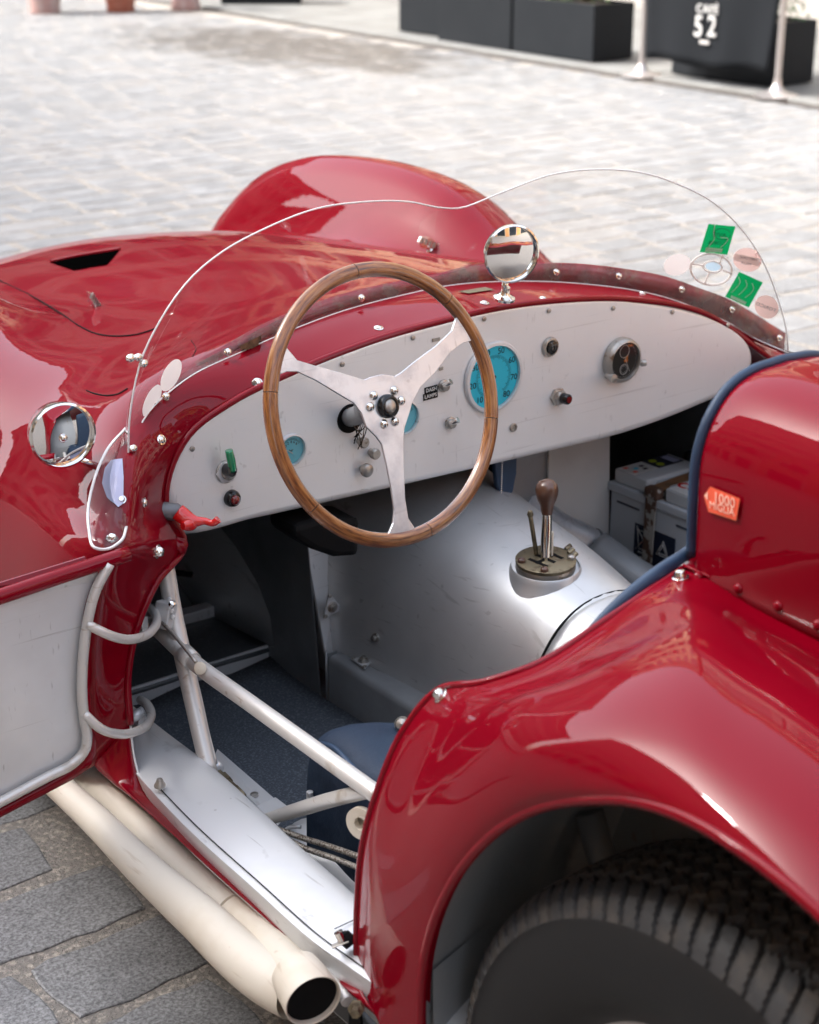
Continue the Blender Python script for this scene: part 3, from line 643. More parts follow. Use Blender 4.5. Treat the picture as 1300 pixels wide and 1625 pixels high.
# seam flange and rivets beside the headrest
fl = [at(1085, 903, y=-.60), at(1190, 950, x=0), at(1300, 1005, x=0), at(1420, 1062, x=0)]
g_ = grid([[p + Vector((-.0, .004, .003)) for p in fl], [p + Vector((.028, .004, .012)) for p in fl]], 4, 2); gmesh('seam_flange', g_, M['red'], rq, flip=True)
tube('seam_edge', [p + Vector((-.001, 0, .005)) for p in fl], .0022, M['red'], rq, n=20, seg=6)
# blue padded edge along the rear rim
bp = [at(925, 1012, y=-.585), at(985, 958, y=-.588), at(1040, 915, y=-.59), at(1098, 872, y=-.59), at(1110, 855, y=-.60)]
tube('padded_edge', bp, [.004, .009, .011, .010, .007], M['bluetrim'], car, n=30, seg=14, flat=.8)
tube('padded_edge', [at(962, 1000, y=-.592), at(1010, 958, y=-.592), at(1060, 920, y=-.592), at(1100, 893, y=-.592)], [.005, .009, .009, .006], M['bluetrim'], car, n=20)
tube('rim_trim', [at(880, 1040, y=-.593), at(940, 1000, y=-.596), at(1010, 950, y=-.597), at(1092, 893, y=-.597)], .0028, M['white'], car, n=24, seg=8)
# ---------------- fasteners
def fastener(u, v, tree, r, m, parent=None, h=.5, name='screw'):
    p, n = on(u, v, tree); up = (0, 0, 1) if abs(n.z) < .9 else (0, 1, 0)
    o = lathe(name, [(r * 1.35, -.001), (r * 1.35, .0012), (r, .0016), (r * .98, r * h * .5), (r * .7, r * h * .95), (0, r * h * 1.05)], basis(p, n, up), m, parent or car, 16)
    return o
for u, v, r in ((700, 1104, .0075), (1080, 917, .0075)): fastener(u, v, REAR, r, M['chrome'], rq, 1.2, 'snap_stud')
for u, v in ((1109, 914), (1172, 934), (1235, 962), (1298, 992)):
    hits = [t_.ray_cast(CAM, ray(u, v).normalized()) for t_ in (REAR, HEADT)]; hits = [h for h in hits if h[0] is not None]; h = min(hits, key=lambda q: q[3])
    n_ = h[1] if h[1].dot(h[0] - CAM) < 0 else -h[1]; lathe('rivet', [(.0062, 0), (.0055, .0025), (.003, .0042), (0, .0048)], basis(h[0], n_, (0, 1, 0)), M['red'], rq, 12)
for u, v in ((256, 698), (229, 798), (409, 607), (601, 521), (862, 474), (1019, 466), (769, 481)): fastener(u, v, BODY, .0058, M['chrome'], fb, .7)
fastener(250, 875, BODY, .0080, M['chrome'], fb, 1.1, 'snap_stud')
# ================================================================== windscreen
FT = lambda p: p.y - (.355 - .30 * abs(p.x - XC) + .22 * (p.x - XC) ** 2)
top_px = [(204, 829), (203, 780), (204, 728), (205, 673), (212, 621), (226, 566), (249, 518), (275, 476), (307, 437), (355, 398), (420, 363), (499, 332), (584, 320), (647, 320), (702, 330), (736, 329),
          (795, 306), (880, 276), (971, 269), (1023, 275), (1075, 292), (1127, 318), (1172, 358), (1210, 413), (1234, 472), (1248, 524), (1251, 556)]
top = [at(u, v, f=FT) for u, v in top_px]
wb = [at(204, 829, f=FT), at(205, 790, f=FT), at(210, 730, f=FB)] + base_pts + [at(1200, 538, f=FB), at(1251, 560, f=FT)]
TT = curve(top, 96); BBs = curve(wb, 96)
rows = []
for i in range(11):
    t_ = i / 10; rows.append([b.lerp(a, t_) + Vector((0, .020 * math.sin(math.pi * t_), 0)) for a, b in zip(TT, BBs)])
ws = gmesh('windscreen', rows, M['acrylic'], car)
WSB = bvh_of(ws)
tube('edge', TT, .0014, M['acrylic_edge'], ws, n=96, seg=8)
tube('lower_edge', BBs, .0012, M['acrylic_edge'], ws, n=96, seg=6)
band_px = [(222, 700), (250, 638), (291, 590), (355, 552), (420, 516), (480, 490), (567, 462), (690, 437), (753, 422), (850, 418), (919, 419), (1006, 429), (1058, 439), (1110, 457), (1162, 477), (1213, 507), (1250, 530)]
FBand = lambda p: p.y - (.412 - .23 * (p.x - XC) ** 2)
bt = [at(u, v, f=FBand) for u, v in band_px]
bb = curve([p + Vector((0, .004, 0)) for p in base_pts + [at(1200, 538, f=FB), at(1250, 560, f=FB)]], 60); bt = curve(bt, 60)
fg = gmesh('windscreen_flange', [[p + Vector((0, .006, -.004)) for p in bb], [p + Vector((0, .006, 0)) for p in bt]], M['red_grimy'], fb, flip=True); solid(fg, .002, 0)
gmesh('grimy_band', [[p + Vector((0, -.004, 0)) for p in bb], [p + Vector((0, -.004, 0)) for p in bt]], M['acrylic_dirty'], ws)
FLG = bvh_of(fg)
for u, v in ((263, 629), (361, 559), (573, 473), (882, 432), (981, 438), (1081, 459), (1161, 491), (1236, 536)):
    p = at(u, v, f=lambda q: FBand(q) + .014); lathe('screw', [(.0062, 0), (.0062, .002), (.0045, .0025), (.0042, .006), (.002, .0075), (0, .0075)], basis(p, (0, -1, .25)), M['chrome'], ws, 12)
for u, v in ((219, 567), (228, 577), (211, 712), (208, 795)):
    p = at(u, v, f=FT); lathe('screw', [(.0055, -.004), (.0055, .004), (.003, .007), (0, .008)], basis(p, (-.75, -.6, .1)), M['chrome'], ws, 12)
lathe('screw', [(.006, -.004), (.006, .004), (.003, .008), (0, .009)], basis(at(219, 566, f=FT) + Vector((-.012, 0, 0)), (-.75, -.6, .1)), M['chrome'], ws, 12)
def sticker(pts, m, name='sticker', lift=.0022, parent=ws, tree=WSB, fan=True):
    q = []
    for (a, b) in zip(pts, pts[1:] + pts[:1]):
        k = max(1, int(math.hypot(b[0] - a[0], b[1] - a[1]) / 7)); q += [(a[0] + (b[0] - a[0]) * i / k, a[1] + (b[1] - a[1]) * i / k) for i in range(k)]
    cu, cv = sum(p[0] for p in q) / len(q), sum(p[1] for p in q) / len(q); n_ = len(q)
    vs = [on(cu, cv, tree, lift)[0]]; fs = []
    for k in (.25, .5, .75, 1): vs += [on(cu + (u - cu) * k, cv + (v - cv) * k, tree, lift)[0] for u, v in q]
    fs = [(0, i + 1, (i + 1) % n_ + 1) for i in range(n_)]
    for k in range(3): fs += [(1 + k * n_ + i, 1 + k * n_ + (i + 1) % n_, 1 + (k + 1) * n_ + (i + 1) % n_, 1 + (k + 1) * n_ + i) for i in range(n_)]
    return mesh(name, vs, fs, m, parent, False)
def ell(cx, cy, a, b, th=0, n=28):
    th = R(th); return [(cx + a * math.cos(q) * math.cos(th) - b * math.sin(q) * math.sin(th), cy + a * math.cos(q) * math.sin(th) + b * math.sin(q) * math.cos(th)) for q in [2 * math.pi * i / n for i in range(n)]]
def line_on(pts, r, m, name, parent=ws, tree=WSB, lift=.003, closed=False):
    P = [on(u, v, tree, lift)[0] for u, v in pts]
    return tube(name, P, r, m, parent, n=max(10, 3 * len(P)), seg=6)
sticker(ell(1074, 419, 22, 17, -20), M['offwhite'])
sticker([(1124, 354), (1167, 358), (1154, 403), (1110, 399)], M['green']); sticker([(1120, 391), (1147, 393), (1145, 399), (1118, 398)], M['white'], lift=.003)
line_on([(1134, 356), (1132, 368), (1133, 378), (1127, 386), (1121, 394)], .0009, M['offwhite'], 'print_line'); line_on([(1143, 375), (1155, 377), (1150, 385), (1143, 391)], .0009, M['offwhite'], 'print_line')
line_on(ell(1146, 370, 13, 9, 5)[:27], .0006, M['greendark'], 'print_line')
sticker([(1173, 430), (1211, 447), (1188, 487), (1150, 470)], M['green']); sticker([(1160, 467), (1185, 478), (1182, 482), (1158, 472)], M['white'], lift=.003)
for k in range(3):
    line_on([(1172 + 11 * k, 438 + 5 * k), (1174 + 11 * k, 447 + 5 * k), (1168 + 11 * k, 455 + 5 * k), (1160 + 11 * k, 463 + 4 * k)], .0008, M['offwhite'], 'print_line')
sticker(ell(1186, 411, 23, 19, 10), M['paleblue'] if 0 else M['lavender2'] if 'lavender2' in M else M['pink'])
sticker([(1166, 400), (1207, 409), (1204, 421), (1163, 411)], M['offwhite'], lift=.003)
sticker(ell(1217, 486, 20, 18, 35), M['pink'])
for c_, a_, b_, r_ in (((1128, 426), 33, 25, .0022), ((1130, 422), 15, 9, .0018)):
    line_on(ell(c_[0], c_[1], a_, b_, 5) + [ell(c_[0], c_[1], a_, b_, 5)[0]], r_, M['offwhite'], 'wheel_print')
sticker(ell(1131, 422, 12, 7, 5), M['paleblue'])
for a, b in (((1142, 416), (1147, 402)), ((1115, 420), (1097, 417)), ((1125, 431), (1117, 449)), ((1146, 427), (1160, 432))): line_on([a, ((a[0] + b[0]) / 2, (a[1] + b[1]) / 2), b], .0018, M['offwhite'], 'wheel_print')
def text_on(s, u, v, size, m, tree, parent, ang=0, lift=.003, sx=1, mirror=False):
    p, n = on(u, v, tree, lift); p2 = on(u + 6, v, tree, lift)[0]; x = (p2 - p); x = (x - n * x.dot(n)).normalized(); y = n.cross(x)
    B = Matrix(((x.x, y.x, n.x, p.x), (x.y, y.y, n.y, p.y), (x.z, y.z, n.z, p.z), (0, 0, 0, 1))) @ Matrix.Rotation(R(ang), 4, 'Z')
    return text('lettering', s, size, B, m, parent, .0002, -sx if mirror else sx)
text_on('AVIS', 1142, 371, .013, M['greendark'], WSB, ws, -6, mirror=True); text_on('CORSE', 1137, 384, .011, M['greendark'], WSB, ws, -6, mirror=True)
text_on('HISTORIC', 1187, 408, .008, M['greybox'], WSB, ws, -14, mirror=True, lift=.004); text_on('MILLE', 1184, 416, .008, M['greybox'], WSB, ws, -14, mirror=True, lift=.004)
text_on('STORICO', 1218, 486, .011, M['greybox'], WSB, ws, -32, mirror=True, lift=.004)
sticker(ell(270, 595, 13, 28, 26), M['offwhite']); sticker(ell(240, 636, 11, 28, 24), M['offwhite'])
# side deflector under the windscreen end
dp = [(205, 680), (186, 712), (168, 752), (157, 800), (158, 838), (168, 866), (177, 872), (196, 860), (205, 838)]
DP = [on(u, v)[0] + Vector((-.022, -.012, .006)) if 0 < i < 6 else on(u, v)[0] + Vector((-.006, -.004, .004)) for i, (u, v) in enumerate(dp)]
DC = curve(DP, 40); cc = sum(DC, Vector()) / len(DC)
df = mesh('side_deflector', [cc] + DC, [(0, i + 1, i + 2) for i in range(len(DC) - 1)] + [(0, len(DC), 1)], M['acrylic'], car)
tube('edge', DC, .0022, M['acrylic_edge'], df, n=60, seg=8)
sticker([(168, 745), (178, 732), (194, 730), (196, 760), (196, 800), (188, 806), (172, 790), (164, 768)], M['lavender'], 'lavender_oval', .003, fb, BODY)  # flat lavender oval laid on the body side
fastener(178, 855, BODY, .0065, M['chrome'], fb, 1.0); fastener(193, 793, BODY, .005, M['chrome'], fb, 1.0)
# ================================================================== bonnet details
def strip(pts, r, m, name='panel_gap', lift=.0002):
    P = [on(u, v, None, lift)[0] for u, v in pts]; return tube(name, P, r, m, fb, n=40, seg=6, flat=.35)
strip([(-30, 432), (0, 446), (50, 470), (100, 500), (130, 520), (160, 532), (195, 534), (225, 530), (250, 521)], .0022, M['black'])
strip([(137, 620), (150, 625), (175, 628), (190, 625), (203, 617)], .0018, M['black']); strip([(304, 541), (311, 556), (306, 566)], .0016, M['black'])
sticker([(80, 417), (130, 407), (191, 397), (180, 410), (170, 421), (143, 425), (118, 430), (100, 424)], M['vent_shade'], 'bonnet_vent', .0012, fb, BODY)  # flat black sheet on the bonnet paints the shade inside the vent
strip([(80, 416), (130, 406), (192, 396)], .0028, M['red'], 'vent_lip', .002)
for (u, v, px) in ((151, 486, [(138, 462), (146, 466), (164, 485), (160, 490), (147, 486), (140, 478)]), (683, 398, [(663, 384), (668, 375), (680, 376), (704, 393), (700, 396), (670, 394)])):
    p, n = on(u, v, None, .0); lathe('latch_post', [(.007, 0), (.007, .004), (.004, .006), (.004, .016), (.002, .018)], basis(p, n, (0, 1, 0)), M['chrome'], fb, 12)
    P_ = [at(a, b, y=p.y - .002) for a, b in px]; o = mesh('latch_grip', P_, [tuple(range(6))], M['chrome'], fb, False); solid(o, .006, 0, .001)
    a_, b_ = P_[0].lerp(P_[1], .6), P_[3]
    for k in range(6):
        q = a_.lerp(b_, (k + .6) / 6.4); box('latch_rib', T4(q.x, q.y - .005, q.z - .002) @ Matrix.Rotation(R(20), 4, 'Y'), .0022, .004, .012, M['steel'], fb, 0)
# ================================================================== mirrors
def mirror(name, c, nrm, r, depth, stalk, m=None):
    B = basis(c, nrm)
    h = lathe(name, [(.002, -depth), (r * .35, -depth * .96), (r * .7, -depth * .75), (r * .92, -depth * .4), (r * 1.0, -.004), (r * 1.02, .0), (r * 1.02, .005), (r * .96, .0065), (r * .93, .003), (r * .93, -.002), (r * .925, -.0025)], B, M['chrome'] if m is None else m, car, 48)
    lathe('glass', [(r * .925, -.001), (r * .6, .0012), (r * .3, .002), (.0, .0023)], B, M['mirror'], h, 48)
    tube('stalk', stalk, .0055, M['chrome'], h, n=10); return h, B
c = at(811, 402, x=.45); h, B = mirror('centre_mirror', c, (CAM - c).normalized() + Vector((.10, -1.0, -.24)), .0475, .03, [c + Vector((-.006, .005, -.045)), at(800, 470, x=.45)])
lathe('foot', [(.018, 0), (.018, .004), (.012, .007), (.0075, .012), (.0075, .022), (0, .022)], basis(at(800, 475, x=.45), (0, -.2, 1)), M['chrome'], h, 24)
c = at(99, 690, x=-.355); h, B = mirror('door_mirror', c, (CAM - c).normalized() + Vector((.16, -1.0, -.30)), .047, .058, [c + Vector((.0, .02, -.03)), on(158, 742)[0]])
lathe('stud', [(.0062, .002), (.006, .005), (.003, .0075), (0, .008)], B @ T4(0, -.004, 0), M['chrome'], h, 16)
# ================================================================== dashboard
dash_px = [(283, 712), (304, 686), (365, 638), (450, 597), (600, 539), (700, 511), (780, 491), (870, 479), (1000, 476), (1120, 500), (1165, 522), (1190, 547), (1199, 575), (1192, 602), (1170, 620), (1100, 654), (1010, 688), (850, 728), (700, 763),
           (600, 786), (500, 809), (400, 831), (290, 852), (268, 835), (262, 800), (268, 755)]
DY = .282
dpts = curve([at(u, v, y=DY) for u, v in dash_px] + [at(283, 712, y=DY)], 150)[:-1]
cen = Vector((.46, DY, .72)); n = len(dpts)
def inset(k, dy): return [Vector((cen.x + (p.x - cen.x) * (1 - k * .02 / max(.05, abs(p.x - cen.x) + .3)), DY + dy, cen.z + (p.z - cen.z) * (1 - k * .06))) for p in dpts]
def roll(k, dy):
    out = []
    for p in dpts:
        lo = max(0., min(1., (.70 - p.z) / .07)); kk = k * (.4 + .6 * lo); dyy = dy * (.45 + .55 * lo)
        out.append(Vector((cen.x + (p.x - cen.x) * (1 - kk * .012 / max(.05, abs(p.x - cen.x))) if abs(p.x - cen.x) > .3 else p.x, DY + dyy, cen.z + (p.z - cen.z) * (1 - kk * .06))))
    return out
rings = [roll(1.2, .06), roll(.15, .045), roll(0, .030), roll(.25, .016), roll(.9, .005), roll(1.6, .0012), roll(2.3, 0)]
vs = [p for r_ in rings for p in r_]; fs = []
for i in range(6):
    for j in range(n): a, b = i * n + j, i * n + (j + 1) % n; fs.append((a, b, b + n, a + n))
fs.append(tuple(range(6 * n, 7 * n)))
db = mesh('dashboard', vs, fs, M['dash'], car); db.data.polygons[-1].use_smooth = False
DF = DY - .0006
def DB(u, v, lift=0): return basis(at(u, v, y=DF) + Vector((0, -lift, 0)), (0, -1, 0))
for u, v in ((403, 607), (543, 578), (655, 536), (768, 506), (871, 493), (973, 489), (1067, 495), (1155, 516), (305, 712)):
    lathe('screw', [(.0042, 0), (.0042, .0018), (.003, .0025), (0, .0025)], DB(u, v), M['steel'], db, 12)
def gauge(name, u, v, r, dial, nums=None, lift=0):
    B = DB(u, v, lift)
    g_ = lathe(name, [(r * 1.12, 0), (r * 1.13, .003), (r * 1.09, .007), (r * 1.0, .0075), (r * .985, .004), (r * .98, .002)], B, M['silver'], car, 56)
    lathe('dial', [(r * .985, .0018), (r * .5, .00185), (0, .0019)], B, M[dial], g_, 48)
    lathe('glass', [(r * .985, .0048), (r * .5, .0056), (0, .0058)], B, M['lens'], g_, 48)
    return g_, B
def ticks(g_, B, r0, r1, a0, a1, n_, wd, m):
    vs, fs = [], []
    for i in range(n_):
        a = R(a0 + (a1 - a0) * i / (n_ - 1)); c_, s_ = math.sin(a), math.cos(a); q = r0 - ((r1 - r0) * .5 if i % 5 == 0 else 0)
        o = len(vs); vs += [B @ Vector((c_ * q - s_ * wd, s_ * q + c_ * wd, .0023)), B @ Vector((c_ * r1 - s_ * wd, s_ * r1 + c_ * wd, .0023)), B @ Vector((c_ * r1 + s_ * wd, s_ * r1 - c_ * wd, .0023)), B @ Vector((c_ * q + s_ * wd, s_ * q - c_ * wd, .0023))]; fs.append((o, o + 1, o + 2, o + 3))
    mesh('scale_marks', vs, fs, m, g_, False)
rs = .0555
g_, B = gauge('rev_counter', 782, 598, rs, 'teal'); ticks(g_, B, rs * .60, rs * .70, -140, 140, 71, .0003, M['ink'])
for i, s in enumerate(('10', '20', '30', '40', '50', '60', '70', '80')):
    a = R(-140 + 280 * (i + .0) / 7 * 1.0); text('numeral', s, .0150, B @ T4(math.sin(a) * rs * .83, math.cos(a) * rs * .83, .0024), M['ink'], g_, .0001)
tube('needle', [B @ Vector((0, 0, .0035)), B @ Vector((-.018, -.036, .0035))], .0009, M['white'], g_); lathe('needle_boss', [(.004, .002), (.004, .0045), (0, .0045)], B, M['ink'], g_, 16)
g_, B = gauge('oil_gauge', 461, 713, .0235, 'teal2'); ticks(g_, B, .016, .019, -60, 60, 21, .0003, M['ink'])
for i, s in enumerate(('0', '2', '4', '6', '8')):
    a = R(-52 + 26 * i); text('numeral', s, .006, B @ T4(math.sin(a) * .0125, math.cos(a) * .0125, .0024), M['ink'], g_, .0001)
text('lettering', 'bar', .006, B @ T4(0, -.001, .0024), M['ink'], g_, .0001)
tube('needle', [B @ Vector((.002, -.006, .0035)), B @ Vector((-.016, .006, .0035))], .0007, M['white'], g_)
g_, B = gauge('water_gauge', 640, 662, .0265, 'teal2'); ticks(g_, B, .018, .022, -60, 60, 21, .0003, M['ink'])
g_ = lathe('clock', [(.0, 0), (.041, 0), (.041, .010), (.039, .016), (.0345, .018), (.0335, .015), (.033, .012)], DB(983, 570), M['steel'], car, 48); B = DB(983, 570)
lathe('dial', [(.0335, .0118), (0, .0119)], B, M['dialblack'], g_, 40); lathe('glass', [(.0335, .0150), (.017, .0162), (0, .0165)], B, M['lens'], g_, 40)
for (yy, rr_) in ((.017, .0115), (-.016, .0095)):
    P = [B @ Vector((rr_ * math.cos(a), yy + rr_ * math.sin(a), .0125)) for a in [2 * math.pi * i / 24 for i in range(25)]]; tube('subdial', P, .0005, M['offwhite'], g_, n=24, seg=5)
BC = B @ T4(0, 0, .0102); ticks(g_, BC, .029, .0315, 0, 354, 60, .00025, M['offwhite']); ticks(g_, BC @ T4(0, -.016, 0), .006, .0085, 0, 330, 12, .0005, M['white'])
tube('needle', [B @ Vector((.002, .004, .013)), B @ Vector((.014, -.022, .013))], .0004, M['white'], g_)
lathe('winder', [(.004, 0), (.004, .016), (.006, .018), (.006, .026), (.0, .027)], basis(at(1004, 578, y=DF - .006), (1, -.3, .0)), M['steel'], g_, 14)
lathe('winder', [(.005, 0), (.005, .010), (.0075, .012), (.0075, .022), (.0, .023)], basis(at(963, 596, y=DF - .012), (-.1, -1, .0)), M['steel'], g_, 16)
# ignition switch
def knob(name, u, v, prof, m, parent=db, seg=24): return lathe(name, prof, DB(u, v), m, parent, seg)
k_ = knob('ignition_switch', 872, 550, [(.0175, 0), (.0175, .003), (.016, .006), (.013, .0065), (.0125, .004)], M['steel'], car); B = DB(872, 550)
lathe('barrel', [(.0115, .003), (.0115, .009), (.010, .010), (0, .010)], B, M['blackgloss'], k_); lathe('keyway', [(.005, .009), (.005, .0125), (0, .0125)], B, M['chrome'], k_); box('key_slot', B @ T4(0, 0, .013), .0015, .007, .001, M['black'], k_, 0)
k_ = knob('starter_button', 884, 629, [(.0165, 0), (.0165, .006), (.013, .007), (.0125, .014), (.0115, .015)], M['steel'], car, 6); B = basis(at(884, 629, y=DF), (.12, -1, 0))
lathe('button', [(.0095, .004), (.0095, .026), (.008, .028), (0, .028)], B, M['blackgloss'], k_); lathe('button_cap', [(.0062, .027), (.0062, .0292), (0, .0295)], B, M['redlens'], k_)
for (u, v, dx, dz) in ((703, 612, .35, .45), (714, 671, .4, .35)):
    k_ = knob('toggle_switch', u, v, [(.0105, 0), (.0105, .003), (.008, .004), (.0072, .010), (.005, .011)], M['steel'], car); B = DB(u, v)
    p0 = at(u, v, y=DF - .009); tube('lever', [p0, p0 + Vector((dx * .010, -.008, dz * .010)), p0 + Vector((dx * .018, -.013, dz * .02))], [.0035, .0045, .0055], M['chrome'], k_, n=8)
knob('jack_socket', 814, 678, [(.0075, 0), (.0075, .003), (.005, .0035), (.0045, .001)], M['steel'], car)
# green and red warning lights
k_ = knob('indicator_switch', 359, 748, [(.0185, 0), (.0185, .002), (.0165, .0035), (.0115, .004), (.0115, .011), (.010, .012)], M['steel'], car, 24); B = DB(359, 748)
knob('hex_nut', 359, 748, [(.019, .001), (.019, .004), (.017, .005)], M['silver'], k_, 6)
p0 = at(359, 745, y=DF - .010); lathe('pivot', [(.0095, 0), (.0095, .014), (0, .015)], basis(p0, (.2, -1, .1)), M['blackgloss'], k_)
tube('green_lever', [p0 + Vector((.004, -.012, 0)), p0 + Vector((.003, -.012, .012)), p0 + Vector((.0, -.010, .034))], [.006, .0068, .0060], M['greenplastic'], k_, n=8)
k_ = knob('warning_lamp', 367, 790, [(.0135, 0), (.0135, .004), (.0115, .010), (.009, .012)], M['blackgloss'], car); lathe('red_lens', [(.008, .010), (.0075, .014), (.005, .0165), (0, .0175)], DB(367, 790), M['redlens'], k_)
# label plates
for s, u, v, wd in (('DASH', 684, 618, .027), ('LAMPS', 683, 628, .030)):
    B = DB(u, v, .0003) @ Matrix.Rotation(R(2), 4, 'Z'); o = box('label_plate', B, wd, .0115, .001, M['blackgloss'], db, 0); text('lettering', s, .0088, B @ T4(0, 0, .0008), M['white'], db, .0001, bold=.0002)
for u, v, wd in ((692, 539, .016), (700, 585, .008)): box('label_plate', DB(u, v, .0003), wd, .0055, .001, M['steel'], db, 0)
# switch column behind the wheel: hole, wires and knobs
lathe('column_hole', [(.024, 0), (.024, .0015), (.021, .002), (.0, .0021)], DB(555, 664), M['black'], db, 32)
for u, v, r_ in ((570, 699, .009), (588, 717, .009), (575, 743, .011)):
    knob('pull_knob', u, v, [(.006, 0), (.006, .008), (r_, .009), (r_, .016), (r_ * .8, .018), (0, .018)], M['steel'], db, 20)
for k in range(9):
    a = at(552 + k * 3.5, 648 + (k % 3) * 8, y=.25); b = at(560 + k * 3, 672 + (k % 4) * 4, y=.235 + .004 * k); c_ = at(574 - (k % 3) * 6, 690 + (k * 7) % 26, y=.262)
    tube('wire', [a, b, c_], .0009, M['black'] if k % 3 else M['stem'], db, n=10, seg=5)
# red pull lever at the left end of the dash
p0 = at(275, 812, y=.262); k_ = lathe('cut_off_lever', [(.0135, -.02), (.0135, .006), (.011, .010), (.010, .012)], basis(p0, (.75, -.6, -.1)), M['darkgrey'], car, 20)
tube('red_handle', [at(282, 812, y=.245), at(296, 822, y=.235), at(308, 827, y=.225), at(325, 827, y=.215), at(338, 830, y=.205), at(347, 824, y=.20)], [.013, .0125, .0095, .006, .0052, .0058], M['redplastic'], k_, n=24, seg=16)
tube('red_handle', [at(300, 820, y=.238), at(303, 830, y=.228), at(290, 835, y=.225)], [.008, .011, .006], M['redplastic'], k_, n=12, seg=12)
# ================================================================== steering wheel
WC = Vector((.008, 0, .859)); th, ph = .306, .02
WN = Vector((math.sin(ph) * math.cos(th), -math.cos(ph) * math.cos(th), math.sin(th))); BW = basis(WC, WN)
def wtube(name, R0, r, m, parent, seg=20, nn=144, flat=1, dz=0, a0=0, a1=360, grain=False):
    vs, fs = [], []; closed = abs(a1 - a0) >= 360; cnt = nn if closed else nn + 1
    for i in range(cnt):
        a = R(a0 + (a1 - a0) * i / nn)
        for j in range(seg):
            b = 2 * math.pi * j / seg; rr_ = R0 + math.cos(b) * r; z = math.sin(b) * r * flat
            if grain: z += .0006 * math.cos(3 * b)
            vs.append(BW @ Vector((rr_ * math.cos(a), rr_ * math.sin(a), z + dz)))
    for i in range(nn):
        for j in range(seg):
            a, b = i * seg + j, i * seg + (j + 1) % seg; k = (lambda q: q % (cnt * seg)) if closed else (lambda q: q)
            fs.append((k(a), k(a + seg), k(b + seg), b))
    o = mesh(name, vs, fs, m, parent)
    if grain:
        at_ = o.data.attributes.new('grain', 'FLOAT_VECTOR', 'POINT')
        for i in range(cnt):
            a = (a0 + (a1 - a0) * i / nn)
            for j in range(seg):
                b = 2 * math.pi * j / seg; at_.data[i * seg + j].vector = (a * .09 + a0, 3.2 * math.cos(b), 3.2 * math.sin(b))
    return o
sw = wtube('steering_wheel', .1887, .0098, M['alu'], car, 12, 144, .28)
for k, (a0, a1) in enumerate(((-81, -18), (-17, 41), (42, 92), (93, 163), (164, 215), (216, 278))): wtube('wood_rim_section', .1897, .0106, M['wood'], sw, 20, 40, .92, .0006, a0 + .15, a1 + .85, True)
def on_wheel(u, v): 
    d = ray(u, v); k = (WC - CAM).dot(WN) / d.dot(WN); return BW.inverted() @ (CAM + d * k)
sp_px = [(460, 553), (470, 572), (500, 581), (540, 592), (576, 603), (588, 598), (605, 594), (625, 597), (634, 592), (660, 571), (690, 549), (715, 525), (722, 505), (722, 493),
         (748, 542), (732, 545), (712, 560), (690, 590), (665, 615), (652, 640), (648, 655), (640, 680), (638, 700), (639, 740), (641, 790), (646, 822), (658, 834),
         (612, 843), (622, 830), (624, 810), (620, 780), (612, 740), (604, 705), (596, 694), (580, 678), (572, 656), (560, 640), (530, 622), (500, 604), (470, 590), (454, 590), (440, 598)]
sp = [on_wheel(u, v) for u, v in sp_px]; vs = []
def clampr(p, r=.186):
    q = Vector((p.x, p.y, 0)); l = q.length; return q * (r / l) if l > r else q
def arc_fill(a, b, r=.186, n_=5):
    a0, a1 = math.atan2(a.y, a.x), math.atan2(b.y, b.x)
    while a1 > a0 + math.pi: a1 -= 2 * math.pi
    while a1 < a0 - math.pi: a1 += 2 * math.pi
    return [Vector((r * math.cos(a0 + (a1 - a0) * i / n_), r * math.sin(a0 + (a1 - a0) * i / n_), 0)) for i in range(1, n_)]
P = []
ends = {13: 14, 26: 27, 41: 0}
for i, p in enumerate(sp):
    q = clampr(p)
    if i in ends or i in ends.values(): q = Vector((p.x, p.y, 0)).normalized() * .186
    P.append(q)
    if i in ends:
        P += arc_fill(q, Vector((sp[ends[i]].x, sp[ends[i]].y, 0)))
n = len(P)
# triangulate the spoke plate and give it thickness
bm = bmesh.new(); bv = [bm.verts.new(BW @ (p + Vector((0, 0, .0015)))) for p in P]; bm.faces.new(bv); bmesh.ops.triangulate(bm, faces=bm.faces[:])
me = bpy.data.meshes.new('spokes'); bm.transform(Matrix.Translation(-Vector(car.location))); bm.to_mesh(me); bm.free(); me.materials.append(M['alu']); o = bpy.data.objects.new('spokes', me); link(o, sw); solid(o, .004, 0, .0008)
hub = BW.inverted() @ at(612, 645, y=WC.y)
HB = BW
for (u, v) in ((590.5, 628), (623, 620), (634, 636), (585, 646), (607, 673), (624, 669)):
    q = on_wheel(u, v); lathe('hub_bolt', [(.0068, .003), (.0065, .0055), (.004, .0085), (0, .0095)], BW @ T4(q.x, q.y, 0), M['chrome'], sw, 16)
q = on_wheel(612, 645); HB = BW @ T4(q.x, q.y, 0)
hb = lathe('horn_button', [(.017, .003), (.0165, .010), (.014, .013), (.0115, .0135), (.011, .0115), (0, .0112)], HB, M['blackgloss'], sw, 32); lathe('hub_emblem', [(.0098, .0114), (.0085, .0135), (.004, .0146), (0, .0148)], HB, M['steel'], sw, 24)
lathe('hub_plate', [(.03, -.004), (.03, .0034), (.0, .0035)], HB, M['alu'], sw, 40)
P0 = HB @ Vector((0, 0, -.004)); tube('steering_column', [P0, P0.lerp(Vector((.142, .275, .742)), .5), Vector((.142, .275, .742))], .015, M['darkgrey'], sw, seg=18); lathe('column_boss', [(.028, -.006), (.026, -.03), (.02, -.05), (.016, -.052)], HB, M['darkgrey'], sw, 28)
